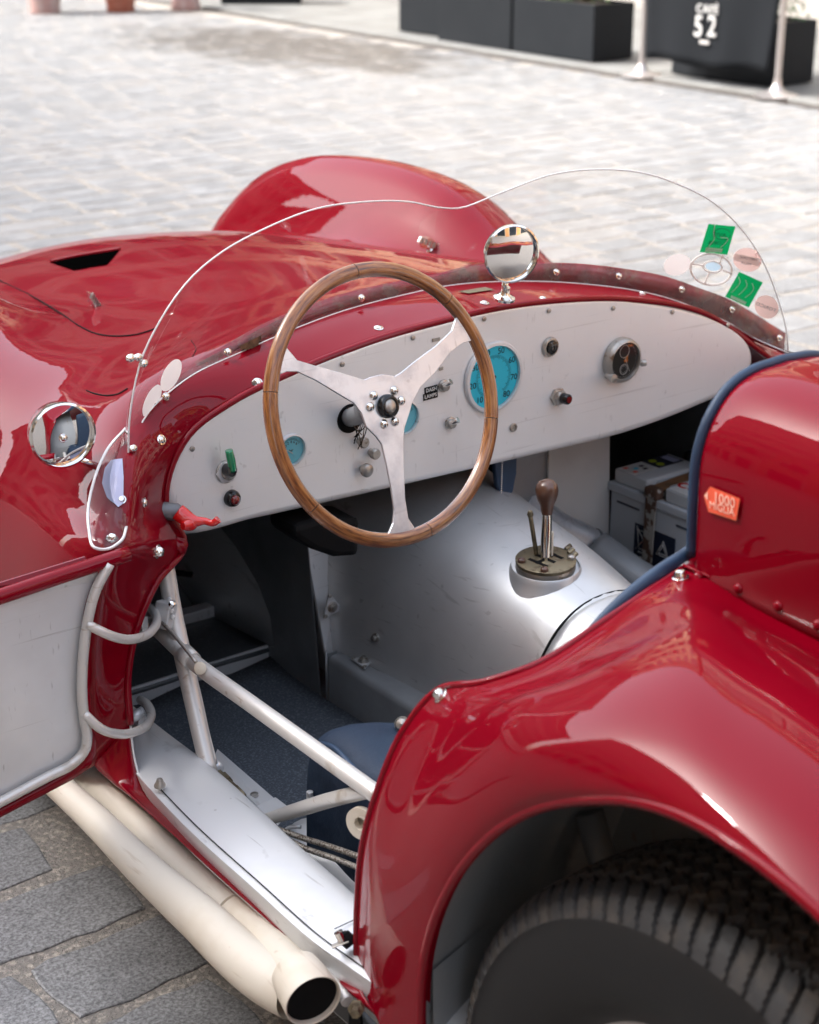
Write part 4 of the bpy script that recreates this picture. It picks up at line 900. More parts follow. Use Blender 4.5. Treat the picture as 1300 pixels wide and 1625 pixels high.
# ================================================================== COCKPIT
def quad(name, a, b, c, d, m, parent=car, thick=.002, nu=1, nv=1, smooth=False, **k):
    o = mesh(name, [a, b, c, d], [(0, 1, 2, 3)], m, parent, smooth, **k)
    if thick: solid(o, thick, 0)
    return o
V = Vector
FZ = .15
fl_ = quad('floor_pan', V((-.29, -1.0, FZ - .01)), V((1.19, -1.0, FZ - .01)), V((1.19, 1.5, FZ - .01)), V((-.29, 1.5, FZ - .01)), M['greybox'])
# carpet with a slightly wavy pile surface
rows = []
rn = random.Random(5)
for i in range(22):
    y = .625 - i * .055; rows.append([V((-.255 + j * .0454, y + (.006 * math.sin(j * 1.3) if i == 0 else 0), FZ + .003 + .002 * math.sin(j * .9 + i * .7) + (.012 * max(0, 1 - i * .7)) * (.4 + .6 * math.sin(j * .8) ** 2))) for j in range(11)])
o = gmesh('carpet', rows, M['carpet'], car, face=(0, 0, 1)); solid(o, .005, -1)
# foot rest step
SY, SZ = .632, .185
box('step_riser', T4(-.02, SY + .004, FZ + .018), .44, .006, .036, M['silver'], car, .001)
rows = [[V((-.24 + j * .044, SY + dy, z + .0015 * math.sin(j * 1.1))) for j in range(11)] for dy, z in ((-.004, SZ - .008), (.002, SZ - .001), (.02, SZ + .001), (.08, SZ + .004), (.14, SZ + .006), (.165, SZ + .006))]
o = gmesh('rubber_step_mat', rows, M['mat'], car, face=(0, 0, 1)); solid(o, .006, -1)
box('heel_rail', T4(-.02, .812, SZ + .012), .44, .03, .03, M['silver'], car, .002)
box('heel_rail', T4(-.07, .838, SZ + .034), .32, .05, .004, M['silver'], car, .001)
lathe('rail_bolt', [(.006, 0), (.006, .003), (0, .004)], basis(V((.10, .796, SZ + .014)), (0, -1, 0)), M['brass'], car, 12)
quad('toe_board', V((-.27, .86, .18)), V((.2, .86, .18)), V((.2, 1.25, .46)), V((-.27, 1.25, .46)), M['darkgrey'])
for i, x in enumerate((-.17, -.06)):
    tube('pedal_arm', [V((x, .98, .55)), V((x, .95, .42)), V((x + .01, .90, .34))], .008, M['darkgrey'], car)
    box('pedal_pad', T4(x + .01, .895, .33) @ Matrix.Rotation(R(-35), 4, 'X'), .06, .012, .07, M['steel'], car, .003)
tube('brake_pipe', [V((-.24, .70, .62)), V((-.22, .80, .40)), V((-.1, .83, .26)), V((.05, .86, .30)), V((.16, .84, .27))], .006, M['black'], car)
# bulkheads and inner walls
quad('bulkhead', V((-.33, 1.26, .1)), V((1.2, 1.26, .1)), V((1.2, 1.26, .64)), V((-.33, 1.26, .64)), M['darkgrey'])
quad('footwell_side', V((-.285, .28, .14)), V((-.285, 1.26, .14)), V((-.285, 1.26, .60)), V((-.285, .28, .66)), M['darkgrey'])
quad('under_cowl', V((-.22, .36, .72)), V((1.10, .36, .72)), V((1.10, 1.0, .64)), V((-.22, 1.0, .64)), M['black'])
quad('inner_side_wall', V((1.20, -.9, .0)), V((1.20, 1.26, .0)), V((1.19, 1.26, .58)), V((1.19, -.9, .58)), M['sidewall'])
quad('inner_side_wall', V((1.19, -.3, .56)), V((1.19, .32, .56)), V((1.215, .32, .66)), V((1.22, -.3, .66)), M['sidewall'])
# dark side of the gearbox housing
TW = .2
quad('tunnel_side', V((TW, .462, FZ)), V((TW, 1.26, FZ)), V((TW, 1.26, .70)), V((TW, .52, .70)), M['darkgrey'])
# upright silver gusset
ga, gb, gc, gd = at(516, 1037, x=TW + .003), at(482, 850, x=TW + .003), at(542, 800, y=.53), at(570, 1028, x=.30)
o = quad('gusset', ga, gb, gc, gd, M['silver'], thick=.004)
# side box along the tunnel
BZ = .240
bx = [at(515, 1043, z=BZ), at(672, 1152, z=BZ)]
Y0, Y1 = .445, -.55
quad('side_box_front', V((TW, Y0, FZ)), V((.34, Y0, FZ)), V((.34, Y0, BZ)), V((TW, Y0, BZ)), M['greybox'])
rows = [[V((TW - .0, y, FZ)), V((TW - .0, y, BZ - .012)), V((TW + .002, y, BZ - .003)), V((TW + .011, y, BZ)), V((.35, y, BZ + .004))] for y in [Y0 - .01 - i * .1 for i in range(10)]]
o = gmesh('side_box', rows, M['greybox'], car, flip=True)
tube('panel_seam', [V((TW + .055, .44, BZ + .0025)), V((TW + .05, 0, BZ + .0025)), V((TW + .05, -.5, BZ + .0025))], .0015, M['black'], car, seg=6)
tube('panel_seam', [V((TW - .0015, .44, FZ)), V((TW - .0015, .44, BZ + .01))], .0022, M['greybox'], car, seg=6)
def tri_plate(px, pln, nrm):
    P = [at(u, v, **pln) for u, v in px]; c = sum(P, V()) / 3; n_ = V(nrm).normalized()
    o = ngon('bolt_plate', [p + n_ * .002 for p in P], M['silver'], car, .004, offset=0, bev=.001); B = basis(c + n_ * .003, n_, (0, 1, .2) if abs(n_.z) > .9 else (0, 0, 1))
    lathe('bolt', [(.0105, 0), (.0105, .002), (.0075, .003), (.0075, .006), (.004, .0065), (.004, .010), (0, .010)], B, M['steel'], o, 12)
    for p in P: lathe('rivet', [(.004, 0), (.0035, .002), (0, .003)], basis(p.lerp(c, .22) + n_ * .003, n_, (0, 1, .2) if abs(n_.z) > .9 else (0, 0, 1)), M['steel'], o, 10)
tri_plate([(521, 940), (543, 966), (512, 981)], dict(y=.452), (0, -1, .1))
tri_plate([(557, 1046), (595, 1047), (579, 1063)], dict(z=BZ + .004), (0, 0, 1))
# gearbox tunnel
ST = [(1.0, .47, .30, .66), (.80, .465, .285, .63), (.62, .46, .262, .590), (.45, .455, .232, .545), (.30, .452, .212, .515), (.15, .45, .198, .488), (.02, .45, .172, .456), (-.06, .45, .156, .428), (-.12, .45, .150, .420)]
def tun(y, cx, rx, zt, k=1.0, sup=2.3):
    out = []; zb = BZ - .05
    for i in range(29):
        a = math.pi * i / 28; c_, s_ = math.cos(a), math.sin(a)
        out.append(V((cx - math.copysign(abs(c_) ** (2 / sup), c_) * rx * k, y, zb + (zt - zb) * k * abs(s_) ** (2 / sup))))
    return out
GT = grid([tun(*s) for s in ST], 1, 6); tn = gmesh('gearbox_tunnel', GT, M['tunnel'], car, face=(0, 0, 1)); solid(tn, .002, -1)
rows = [tun(.0, .45, .166, .440, 1.03), tun(-.06, .45, .158, .430, 1.04), tun(-.3, .45, .145, .41, 1.05), tun(-.6, .45, .14, .40, 1.05)]
o = gmesh('tunnel_rear_cover', grid(rows, 1, 4), M['tunnel'], car, face=(0, 0, 1)); solid(o, .003, -1)
tube('cover_seam', tun(.001, .45, .166, .440, 1.027), .0028, M['black'], car, seg=6)
TUN = bvh_of(tn)
p, nn_ = on(597, 1012, TUN); lathe('tunnel_bolt', [(.008, 0), (.008, .003), (.005, .004), (.005, .009), (0, .010)], basis(p, nn_), M['steel'], tn, 12)
# gear lever, gate and collar
gc_ = at(866, 893, z=.478); LN = V((-.05, -.06, 1)).normalized(); BG = basis(gc_, LN, (0, 1, 0))
lathe('gate_collar', [(.092, -.060), (.076, -.040), (.067, -.026), (.0615, -.014), (.0590, -.006), (.0572, -.004), (.056, -.020)], BG, M['tunnel'], tn, 48)
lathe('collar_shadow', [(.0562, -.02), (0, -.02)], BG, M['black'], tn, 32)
lathe('gearbox_neck', [(.050, -.03), (.050, -.004), (.048, 0), (0, 0)], BG, M['steel'], car, 40)
gp = lathe('shift_gate', [(.0, .001), (.050, .001), (.0505, .0065), (.049, .0075), (.0, .0075)], BG, M['brass'], car, 44)
RG = BG @ Matrix.Rotation(R(8), 4, 'Z')
for (x, y, a, b) in ((0, 0, .062, .0075), (-.020, 0, .0085, .044), (.0, .0, .0085, .044), (.020, 0, .0085, .044)): box('gate_slot', RG @ T4(x, y, .0078), a * .78, b * .9, .0008 + .0002 * (x + .03), M['black'], gp, 0)
for (x, y) in ((-.036, .022), (.034, .024), (-.034, -.026), (.030, -.030)): lathe('gate_bolt', [(.0068, .007), (.0068, .0115), (.005, .0135), (0, .014)], RG @ T4(x, y, 0), M['steel'] if x > 0 else M['brown'], gp, 12)
k0 = gc_ + LN * .004; k1 = at(868, 822, y=k0.y + .012); k2 = at(868, 779, y=k0.y + .016)
gl = tube('gear_lever', [k0, k0.lerp(k1, .5), k1, k2], [.0085, .0092, .0082, .0068], M['chrome'], car, n=16, seg=14)
ax = (k2 - k1).normalized(); BK = basis(k2, ax, (0, 1, 0))
lathe('knob', [(.0085, -.040), (.0105, -.032), (.0115, -.024), (.0155, -.016), (.0185, -.006), (.0192, .002), (.0175, .010), (.0125, .0165), (.006, .0192), (0, .0198)], BK, M['brown'], gl, 32)
tube('reverse_catch', [gc_ + V((-.002, .02, .004)), gc_ + V((-.008, .025, .05)), gc_ + V((-.012, .028, .078))], .0038, M['brass'], gl, n=10); lathe('catch_knob', [(.003, -.006), (.0055, 0), (.004, .006), (0, .008)], basis(gc_ + V((-.012, .028, .080)), (0, 0, 1), (0, 1, 0)), M['brass'], gl, 14)
box('lever_web', basis(gc_ + V((.012, .01, .03)), (1, .2, 0)), .022, .045, .006, M['cream'], gl, .002)
for k in range(3): lathe('lock_wire_pin', [(.004, 0), (.004, .012), (0, .013)], BG @ T4(.038 + .006 * k, -.008 + .014 * (k - 1), .007) @ Matrix.Rotation(R(70), 4, 'Y'), M['brass'], gp, 8)
tube('lock_wire', [at(888, 937, z=.43), at(899, 929, z=.44), at(910, 931, z=.44), at(914, 925, z=.445)], .0015, M['steel'], tn, n=14, seg=5)
# black shroud, strap and chain under the dash
P_ = [at(425, 830, y=.36), at(455, 850, y=.36), at(490, 862, y=.36), at(526, 860, y=.36), at(528, 800, y=.36), at(470, 800, y=.36), at(425, 812, y=.36)]
o = ngon('column_shroud', P_, M['black'], car, .08, offset=1, bev=.015)
P_ = [at(782, 725, y=.34), at(818, 722, y=.34), at(817, 750, y=.34), at(811, 780, y=.34), at(796, 798, y=.34), at(786, 770, y=.34)]
ngon('blue_flap', P_, M['bluetrim'], car, .012, offset=0, bev=.003)
P_ = [at(782, 786, y=.33), at(792, 784, y=.33), at(800, 790, y=.33), at(808, 785, y=.33), at(809, 796, y=.33), at(802, 803, y=.33), at(790, 803, y=.33), at(783, 797, y=.33)]
ngon('chain_plug', P_, M['black'], car, .02, offset=0, bev=.004)
for k in range(19): 
    p = at(797.5 - .12 * k, 727 + 3.2 * k, y=.325); lathe('chain_bead', [(0, -.0015), (.0013, -.0008), (.0015, 0), (.0013, .0008), (0, .0015)], T4(*p), M['chrome'], car, 8)
# passenger side: panels, pipe, battery tray, battery
quad('passenger_panel', at(872, 690, y=.56), at(967, 660, y=.56), at(966, 862, y=.56), at(866, 800, y=.56), M['panelgrey'], thick=.003)
quad('passenger_panel', at(780, 700, y=.54), at(872, 680, y=.565), at(868, 815, y=.565), at(806, 800, y=.54), M['tunnel'], thick=.003)
tube('panel_seam', [at(871, 690, y=.555), at(868, 800, y=.555)], .002, M['steel'], car, seg=6)
for i in range(5):
    x = 1.0 + i * .035; box('bulkhead_rib', T4(x, 1.22, .36), .012, .03, .5, M['darkgrey'], car, .002)
tube('cross_tube', [at(1040, 655, y=.70), at(1125, 690, y=.60)], .018, M['greybox'], car, seg=16)
tube('heater_duct', [at(845, 808, y=.53), at(880, 835, y=.52), at(930, 860, y=.50), at(952, 874, y=.49)], .034, M['alu'], car, n=20, seg=24)
tube('tray_tube', [at(945, 872, y=.48), at(1000, 912, y=.40), at(1070, 955, y=.31)], .040, M['greybox'], car, n=14, seg=24)
tube('duct_clamp', [at(934, 862, y=.498), at(938, 865, y=.496)], .036, M['darkgrey'], car, seg=24)
bt_ = empty('battery', (1.0, .56, .19)); bt_.parent = car; bt_.location = V((0, 0, 0)); bt_.matrix_parent_inverse = Matrix()
# battery axes measured from its long face
A0 = at(965, 882, x=1.0); ex, ey = V((0, -1, 0)), V((1, 0, 0))
H_ = .150
def BB(s, t_, z): return A0 + ex * s + ey * t_ + V((0, 0, z))
def bbox(name, s0, s1, t0, t1, z0, z1, m, bev=.003):
    c = BB((s0 + s1) / 2, (t0 + t1) / 2, (z0 + z1) / 2); return box(name, T4(*c), t1 - t0, s1 - s0, z1 - z0, m, bt_, bev)
BL = .30
bbox('case', 0, BL, 0, .165, -.01, H_, M['batt'], .004)
bbox('lid_rim', -.006, BL + .006, -.006, .171, H_, H_ + .018, M['batt'], .003)
bbox('lid', .004, .098, .004, .160, H_ + .018, H_ + .047, M['battlid'], .004)
bbox('lid', .150, BL - .004, .004, .160, H_ + .018, H_ + .047, M['battlid'], .004)
bbox('lid_middle', .098, .150, .03, .160, H_ + .018, H_ + .040, M['batt'], .003)
bbox('case_rib', .02, .085, -.0015, .002, H_ - .022, H_ - .018, M['navy'], 0); bbox('case_rib', .19, .27, -.0015, .002, H_ - .022, H_ - .018, M['navy'], 0)
zt = H_ + .0475
bbox('label', .010, .060, .006, .075, zt, zt + .0006, M['white'], 0); bbox('label', .010, .060, .075, .150, zt, zt + .0007, M['navy'], 0)
for s_, t_ in ((.022, .095), (.045, .095)): lathe('label_spot', [(.009, .0003), (.009, .001), (0, .001)], T4(*BB(s_, t_, zt)), M['lime'], bt_, 16)
for s_, t_, mm in ((.02, .02, 'orange'), (.034, .035, 'teal'), (.048, .02, 'orange'), (.03, .055, 'ink'), (.046, .05, 'ink')): bbox('label_symbol', s_ - .004, s_ + .004, t_ - .005, t_ + .005, zt + .0004, zt + .0012, M[mm], 0)
bbox('label', .016, .054, .125, .145, zt + .0005, zt + .0012, M['lavender'], 0)
bbox('brand_label', .158, .29, .006, .075, zt, zt + .0006, M['white'], 0); bbox('brand_label', .158, .29, .078, .12, zt, zt + .0006, M['battlid'], 0)
BT = Matrix(((0, -1, 0, 0), (-1, 0, 0, 0), (0, 0, -1, 0), (0, 0, 0, 1)))
c = BB(.222, .040, zt + .001); text('lettering', 'COMBA', .040, Matrix(((0, 1, 0, c.x), (-1, 0, 0, c.y), (0, 0, 1, c.z), (0, 0, 0, 1))), M['redplastic'], bt_, .0002, bold=.001)
# front label with symbols
bbox('warning_label', .075, .190, -.0012, .001, .008, .100, M['navy'], 0)
def BF(s, z): c = BB(s, -.0018, z); return Matrix(((0, 0, -1, c.x), (-1, 0, 0, c.y), (0, 1, 0, c.z), (0, 0, 0, 1)))
text('lettering', 'Pb', .022, BF(.103, .022), M['white'], bt_, .0002, bold=.0005)
def seg_(s0, z0, s1, z1): tube('symbol_line', [BB(s0, -.002, z0), BB(s1, -.002, z1)], .0009, M['white'], bt_, seg=5)
for q in ((.085, .088, .090, .048), (.090, .048, .112, .048), (.112, .048, .118, .088), (.083, .088, .121, .088), (.082, .044, .122, .095), (.122, .044, .082, .095), (.088, .040, .116, .040)): seg_(*q)
tri_ = [(.158, .085), (.175, .052), (.140, .052)]
for k in range(3):
    (a, b), (c_, d) = tri_[k], tri_[(k + 1) % 3]; e_, f_ = a + (c_ - a) * .72, b + (d - b) * .72; seg_(a, b, e_, f_); m_ = ((.158 - (a + e_) / 2) * .25, (.063 - (b + f_) / 2) * .25)
    seg_(a + m_[0] * 1.6, b + m_[1] * 1.6, e_ + m_[0] * 1.6, f_ + m_[1] * 1.6); seg_(e_, f_, e_ + m_[0] * 1.6, f_ + m_[1] * 1.6); seg_(a, b, a + m_[0] * 1.6, b + m_[1] * 1.6)
# strap over the battery
o = quad('strap', BB(.108, -.007, H_ + .035), BB(.138, -.007, H_ + .035), BB(.135, -.010, -.03), BB(.110, -.010, -.03), M['rust'], thick=.003)
o = quad('strap', BB(.110, -.007, H_ + .036), BB(.136, -.007, H_ + .036), BB(.138, .17, H_ + .046), BB(.112, .17, H_ + .046), M['wornwood'], thick=.006)
bbox('strap_bend', .104, .142, -.012, .012, H_ + .018, H_ + .042, M['rust'], .006)
bbox('tray_edge', -.02, BL, -.016, -.006, -.03, .004, M['greybox'], .002); bbox('tray', -.02, BL + .02, -.01, .19, -.035, -.012, M['greybox'], .002)
lathe('battery_terminal', [(.009, 0), (.009, .012), (.007, .016), (0, .017)], T4(*BB(.12, .012, H_ + .018)), M['chrome'], bt_, 14)
box('terminal_clamp', T4(*BB(.125, .02, H_ + .026)), .018, .03, .010, M['steel'], bt_, .002)
tube('battery_cable', [BB(.07, .20, .16), BB(.09, .17, H_ + .08), BB(.11, .13, H_ + .10), BB(.15, .15, H_ + .07), BB(.2, .2, H_ + .0)], .006, M['black'], car, n=24)
for k in range(4): tube('relay_wire', [BB(.03 + .02 * k, .19, .15), BB(.05 + .02 * k, .17, H_ + .06 + .012 * k), BB(.09 + .015 * k, .2, H_ + .05)], .0028, M['brass'] if k % 2 else M['black'], car, n=14)
box('relay', T4(*BB(.09, .215, H_ + .05)), .04, .05, .045, M['brass'], car, .004)
# ---------------- seat
SE = at(503, 1160, x=-.15)
zs = SE.z
rows = []
prof = [(0, -.30), (-.012, -.16), (-.014, -.05), (-.006, -.012), (.014, .002), (.05, .002), (.17, -.030), (.28, -.02), (.32, -.01), (.34, -.06)]
for i in range(14):
    y = SE.y - .0 - i * .04; k = .02 * math.sin(i * 1.1); rows.append([V((SE.x + a + .004 * math.sin(i * 1.7), y, zs + b + (k * .3 if b > -.02 else 0) + (0 if i else -.01))) for a, b in prof])
rows.insert(0, [V((p.x, SE.y + .008, p.z - .02)) for p in rows[0]]); rows.insert(0, [V((p.x, SE.y + .006, SE.z - .3)) for p in rows[0]])
o = gmesh('seat_cushion', grid(rows, 3, 2), M['denim'], car)
tube('seat_piping', [r_[3] for r_ in rows[1:10]], .004, M['bluetrim'], o, n=30)
rows = [[V((x, y, z)) for x in (-.04, -.01, .06, .14, .2)] for y, z in ((-.50, .3), (-.54, .45), (-.57, .60), (-.585, .72))]
o = gmesh('seat_back', grid(rows, 3, 3), M['denim'], car); solid(o, .04, 0)
lathe('harness_bolt', [(.012, 0), (.012, .01), (.008, .02), (0, .022)], basis(at(640, 1150, y=-.1), (-.6, -.6, .5)), M['steel'], car, 14)
# ---------------- sill plate and tubes
SX0 = [at(240, 1254, z=.331), at(300, 1317, z=.331), at(400, 1407, z=.331), at(500, 1496, z=.331), at(548, 1530, z=.331)]
inn = [at(338, 1213, z=.340), at(400, 1268, z=.340), at(470, 1333, z=.340), at(530, 1385, z=.340), at(600, 1448, z=.34)]
o_front = V((-.315, .40, .338)); i_front = V((-.25, .40, .340))
outer = [o_front + V((0, 0, 0)), V((-.338, .22, .335))] + SX0 + [V((-.350, -.60, .331))]
inner = [i_front, V((-.252, .22, .34))] + inn + [V((-.275, -.62, .34))]
outer = curve(outer, 40); inner = curve(inner, 40)
rows = [outer, [a.lerp(b, .25) + V((0, 0, .003)) for a, b in zip(outer, inner)], [a.lerp(b, .75) + V((0, 0, .004)) for a, b in zip(outer, inner)], [b + V((-.006, 0, .001)) for b in inner], [b + V((.004, 0, -.010)) for b in inner], [b + V((.010, 0, -.05)) for b in inner], [b + V((.012, 0, -.19)) for b in inner]]
o = gmesh('sill_plate', rows, M['silver'], car); sill = o
gap = [a.lerp(b, .10) + V((0, 0, .0032)) for a, b in zip(outer, inner)]
tube('sill_seam', gap[13:36], .0008, M['black'], sill, n=40, seg=6)
tube('sill_seam', [at(531, 1474, z=.3425), at(566, 1458, z=.3425)], .0007, M['black'], sill, seg=6)
mesh('sill_outer_flange', outer + [p + V((.004, 0, -.04)) for p in outer], [(i, i + 1, i + 42, i + 41) for i in range(40)], M['silver'], car)
for u, v, r_ in ((254, 1248, .0085),): lathe('sill_bolt', [(r_, 0), (r_, .003), (r_ * .7, .007), (r_ * .5, .012), (0, .013)], T4(*at(u, v, z=.341)), M['steel'], sill, 12)
lathe('door_buffer', [(.008, 0), (.0095, .008), (.0085, .016), (.004, .019), (0, .019)], basis(at(558, 1500, z=.345), (-.2, .5, .5)), M['black'], sill, 20)
lathe('buffer_nut', [(.006, 0), (.006, .012), (0, .013)], basis(at(543, 1492, z=.352), (-.2, .3, .8)), M['chrome'], sill, 8); box('buffer_clip', basis(at(540, 1497, z=.350), (-.3, .2, .9)), .008, .022, .002, M['steel'], sill, .0005)
PX = -.215
post = tube('door_post', [at(258, 870, x=PX), at(276, 975, x=PX - .003), at(298, 1075, x=PX - .012), at(318, 1165, x=PX - .025), at(333, 1228, x=PX - .035)], [.0135, .0135, .0135, .0130, .0125], M['tube'], car, n=28, seg=18)
rail = tube('side_rail', [at(252, 1000, x=PX - .012), at(300, 1045, x=PX - .016), at(400, 1118, x=PX - .016), at(500, 1190, x=PX - .018), at(608, 1268, x=PX - .020)], .0122, M['tube'], car, n=28, seg=18)
tube('weld_collar', [at(292, 1036, x=PX - .0165), at(306, 1050, x=PX - .0165)], .0145, M['tube'], rail, seg=18)
lathe('paint_patch', [(.0, -.002), (.0092, -.001), (.0095, .0015), (.006, .0035), (0, .004)], basis(at(318, 1060, x=PX - .030), (-.75, -.6, .3)), M['cream'], rail, 20)
tube('lower_tube', [at(226, 1226, x=-.325), at(268, 1214, x=-.285), at(318, 1202, x=-.245)], .0085, M['tube'], car, n=10, seg=14)
tube('stay_tube', [at(425, 1300, x=-.222), at(470, 1286, x=-.222), at(530, 1268, x=-.228), at(590, 1254, x=-.232)], [.009, .0105, .0105, .0098], M['tube'], car, n=14, seg=16)
tube('cable_stay', [at(255, 985, x=-.245), at(285, 1018, x=-.243), at(312, 1052, x=-.245)], .0028, M['steel'], car, n=10, seg=8)
tube('post_edge_strip', [at(305, 1055, x=-.205), at(318, 1110, x=-.212), at(330, 1165, x=-.225), at(342, 1212, x=-.235)], .0035, M['tube'], car, n=16, seg=8)
bk = at(262, 975, x=-.235); box('striker_bracket', basis(bk, (-.9, -.45, .25), (.15, 0, 1)), .026, .040, .022, M['silver'], car, .002)
lathe('striker_screw', [(.005, 0), (.005, .006), (0, .008)], basis(at(272, 960, x=-.24), (.2, -.6, .9)), M['chrome'], car, 10)
for k in range(4): lathe('weld_bead', [(.0, -.003), (.0045, -.001), (.004, .002), (0, .0035)], basis(at(269 + k * 1.6, 952 + k * 9, x=-.232), (-.7, -.6, .1)), M['silver'], car, 10)
# brake hoses
h1 = [at(346, 1226, x=-.225), at(372, 1252, x=-.228), at(400, 1285, x=-.230), at(430, 1310, x=-.232), at(470, 1326, x=-.222), at(520, 1342, x=-.215), at(600, 1370, x=-.21)]
h2 = [at(352, 1240, x=-.238), at(376, 1264, x=-.24), at(404, 1293, x=-.240), at(440, 1322, x=-.236), at(480, 1344, x=-.228), at(530, 1362, x=-.222), at(600, 1390, x=-.22)]
for h in (h1, h2):
    o = tube('brake_hose', h[1:], .0042, M['braid'], car, n=60, seg=12)
    d = (h[1] - h[0]).normalized(); L_ = (h[1] - h[0]).length
    B = basis(h[0], d); lathe('hose_fitting', [(.0065, 0), (.0065, L_ * .25), (.009, L_ * .27), (.009, L_ * .6), (.0065, L_ * .62), (.0070, L_ * 1.0), (.0078, L_ * 1.02), (.0078, L_ * 1.45), (.006, L_ * 1.5), (.005, L_ * 1.6)], B, M['brass'], o, 6)
lathe('hose_union', [(.013, 0), (.012, .010), (.008, .014), (0, .015)], basis(h1[0] + V((.0, .012, .004)), (h1[1] - h1[0])), M['silver'], car, 18)
# inner floor edge bracket and inner sill panels
o = quad('floor_edge', at(345, 1190, z=.26), at(460, 1290, z=.26), at(440, 1310, z=.26), at(335, 1212, z=.28), M['silver'], thick=.003)
box('edge_bracket', basis(at(430, 1283, z=.266), (-.1, 0, 1), (0, 1, 0)), .04, .035, .006, M['silver'], car, .002)
lathe('bracket_bolt', [(.006, 0), (.006, .004), (0, .005)], T4(*at(404, 1263, z=.263)), M['steel'], car, 10); lathe('bracket_bolt', [(.005, 0), (.005, .012), (0, .013)], T4(*at(492, 1268, z=.315)), M['silver'], car, 10)
tube('inner_tunnel', [at(480, 1345, z=.18), at(540, 1395, z=.18), at(620, 1460, z=.18)], .05, M['silver'], car, seg=24)
tube('hose_clip', [at(455, 1345, x=-.23), at(450, 1325, x=-.225), at(462, 1312, x=-.22), at(478, 1312, x=-.21)], .003, M['silver'], car, n=14, seg=8)
lathe('rail_lug', [(.022, -.004), (.022, .004), (.009, .004), (.009, -.004)], basis(at(574, 1306, x=-.235), (-1, -.35, .1)), M['cream'], car, 28)
# ---------------- door
DYY = .10
def dp_(u, v): return at(u, v, y=DYY)
skin = [dp_(166, 908), dp_(150, 960), dp_(145, 1020), dp_(143, 1080), dp_(146, 1130), dp_(152, 1165), dp_(153, 1190), dp_(148, 1210), dp_(130, 1228), dp_(90, 1251), dp_(40, 1277), dp_(0, 1298), dp_(-60, 1327), dp_(-160, 1368), dp_(-330, 1430)]
ins_ = [dp_(158, 912), dp_(140, 960), dp_(133, 1020), dp_(131, 1080), dp_(135, 1130), dp_(142, 1165), dp_(143, 1186), dp_(138, 1200), dp_(121, 1218), dp_(86, 1240), dp_(38, 1266), dp_(0, 1286), dp_(-60, 1314), dp_(-160, 1355), dp_(-330, 1415)]
topl = [dp_(-330, 1048), dp_(0, 950), dp_(160, 900)]
sk, si = curve(skin, 50), curve(ins_, 50)
door = empty('door'); door.parent = car
rows = [[p + V((.0, .020, 0)) for p in sk], [p + V((.001, .004, 0)) for p in sk], [p + V((-.001, 0, 0)) for p in sk], [p + V((0, 0, 0)) for p in si], [p + V((-.001, .006, .001)) for p in si]]
o = gmesh('edge_flange', rows, M['red'], door); solid(o, .002, 1)
ngon('inner_panel', [p + V((0, .006, 0)) for p in si] + topl, M['silver'], door, .003, offset=1)
ngon('outer_skin', [p + V((0, .045 if i > 5 else .03, 0)) for i, p in enumerate(sk)] + [q + V((0, .045, 0)) for q in topl], M['red'], door, .003, offset=1)
ft = [dp_(172, 893), dp_(150, 935), dp_(137, 985), dp_(130, 1040), dp_(128, 1090), dp_(131, 1135), dp_(136, 1165), dp_(133, 1188), dp_(115, 1209), dp_(75, 1230), dp_(30, 1254), dp_(0, 1270), dp_(-60, 1299), dp_(-160, 1340), dp_(-330, 1398)]
tube('frame_tube', [p + V((0, -.004, 0)) for p in ft], .0072, M['tube'], door, n=80, seg=14)
tube('top_rail', [at(203, 879, y=DYY + .005), at(100, 913, y=DYY), at(0, 947, y=DYY), at(-150, 996, y=DYY), at(-330, 1052, y=DYY)], .0105, M['red'], door, n=24, seg=18)
def goose(pts):
    P = [at(u, v, y=y) for u, v, y in pts]; tube('hinge_arm', P, .0066, M['tube'], door, n=40, seg=14)
goose([(137, 990, .094), (165, 1004, .085), (195, 1014, .10), (222, 1012, .13), (242, 1000, .17), (249, 983, .21), (243, 968, .24), (230, 961, .27)])
goose([(133, 1132, .094), (158, 1155, .085), (190, 1165, .10), (218, 1160, .13), (236, 1147, .17), (240, 1130, .20), (234, 1118, .22), (223, 1111, .25)])
tube('hinge_mount', [at(206, 1142, y=.22), at(228, 1128, y=.22)], .008, M['silver'], door, seg=12); box('hinge_plate', T4(*at(220, 1140, y=.235)), .012, .02, .025, M['silver'], door, .002)
box('hinge_plate', T4(*at(226, 990, y=.25)), .012, .02, .03, M['silver'], door, .002)
# ================================================================== exhaust
ex1 = [at(0, 1160, x=-.41), at(98, 1252, x=-.41), at(150, 1300, x=-.41), at(235, 1385, x=-.41), at(316, 1457, x=-.41), at(405, 1538, x=-.41), at(440, 1562, x=-.405), at(468, 1576, x=-.398)]
ex2 = [at(60, 1158, x=-.352), at(120, 1213, x=-.352), at(189, 1276, x=-.352), at(258, 1347, x=-.353), at(330, 1414, x=-.355), at(400, 1474, x=-.362), at(440, 1512, x=-.375), at(470, 1552, x=-.390)]
tube('exhaust_pipe', ex1, [.019, .0205, .0215, .0235, .0265, .0305, .0330, .0335], M['cream'], car, n=70, seg=28, cap=False)
tube('exhaust_pipe', ex2, [.023, .024, .025, .026, .027, .028, .029, .029], M['cream'], car, n=60, seg=26)
for (a_, b_, r_) in ((ex1[5], ex1[6], .0325),): 
    q = a_.lerp(b_, .15); tube('weld_seam', [q, q.lerp(b_, .04)], r_, M['cream'], car, seg=28)
q = ex2[4].lerp(ex2[5], .6); tube('weld_seam', [q, q.lerp(ex2[5], .06)], .0300, M['cream'], car, seg=26)
oc = at(497, 1588, x=-.418); on_ = (V((-.20, -.97, -.08))).normalized(); BO = basis(oc, on_)
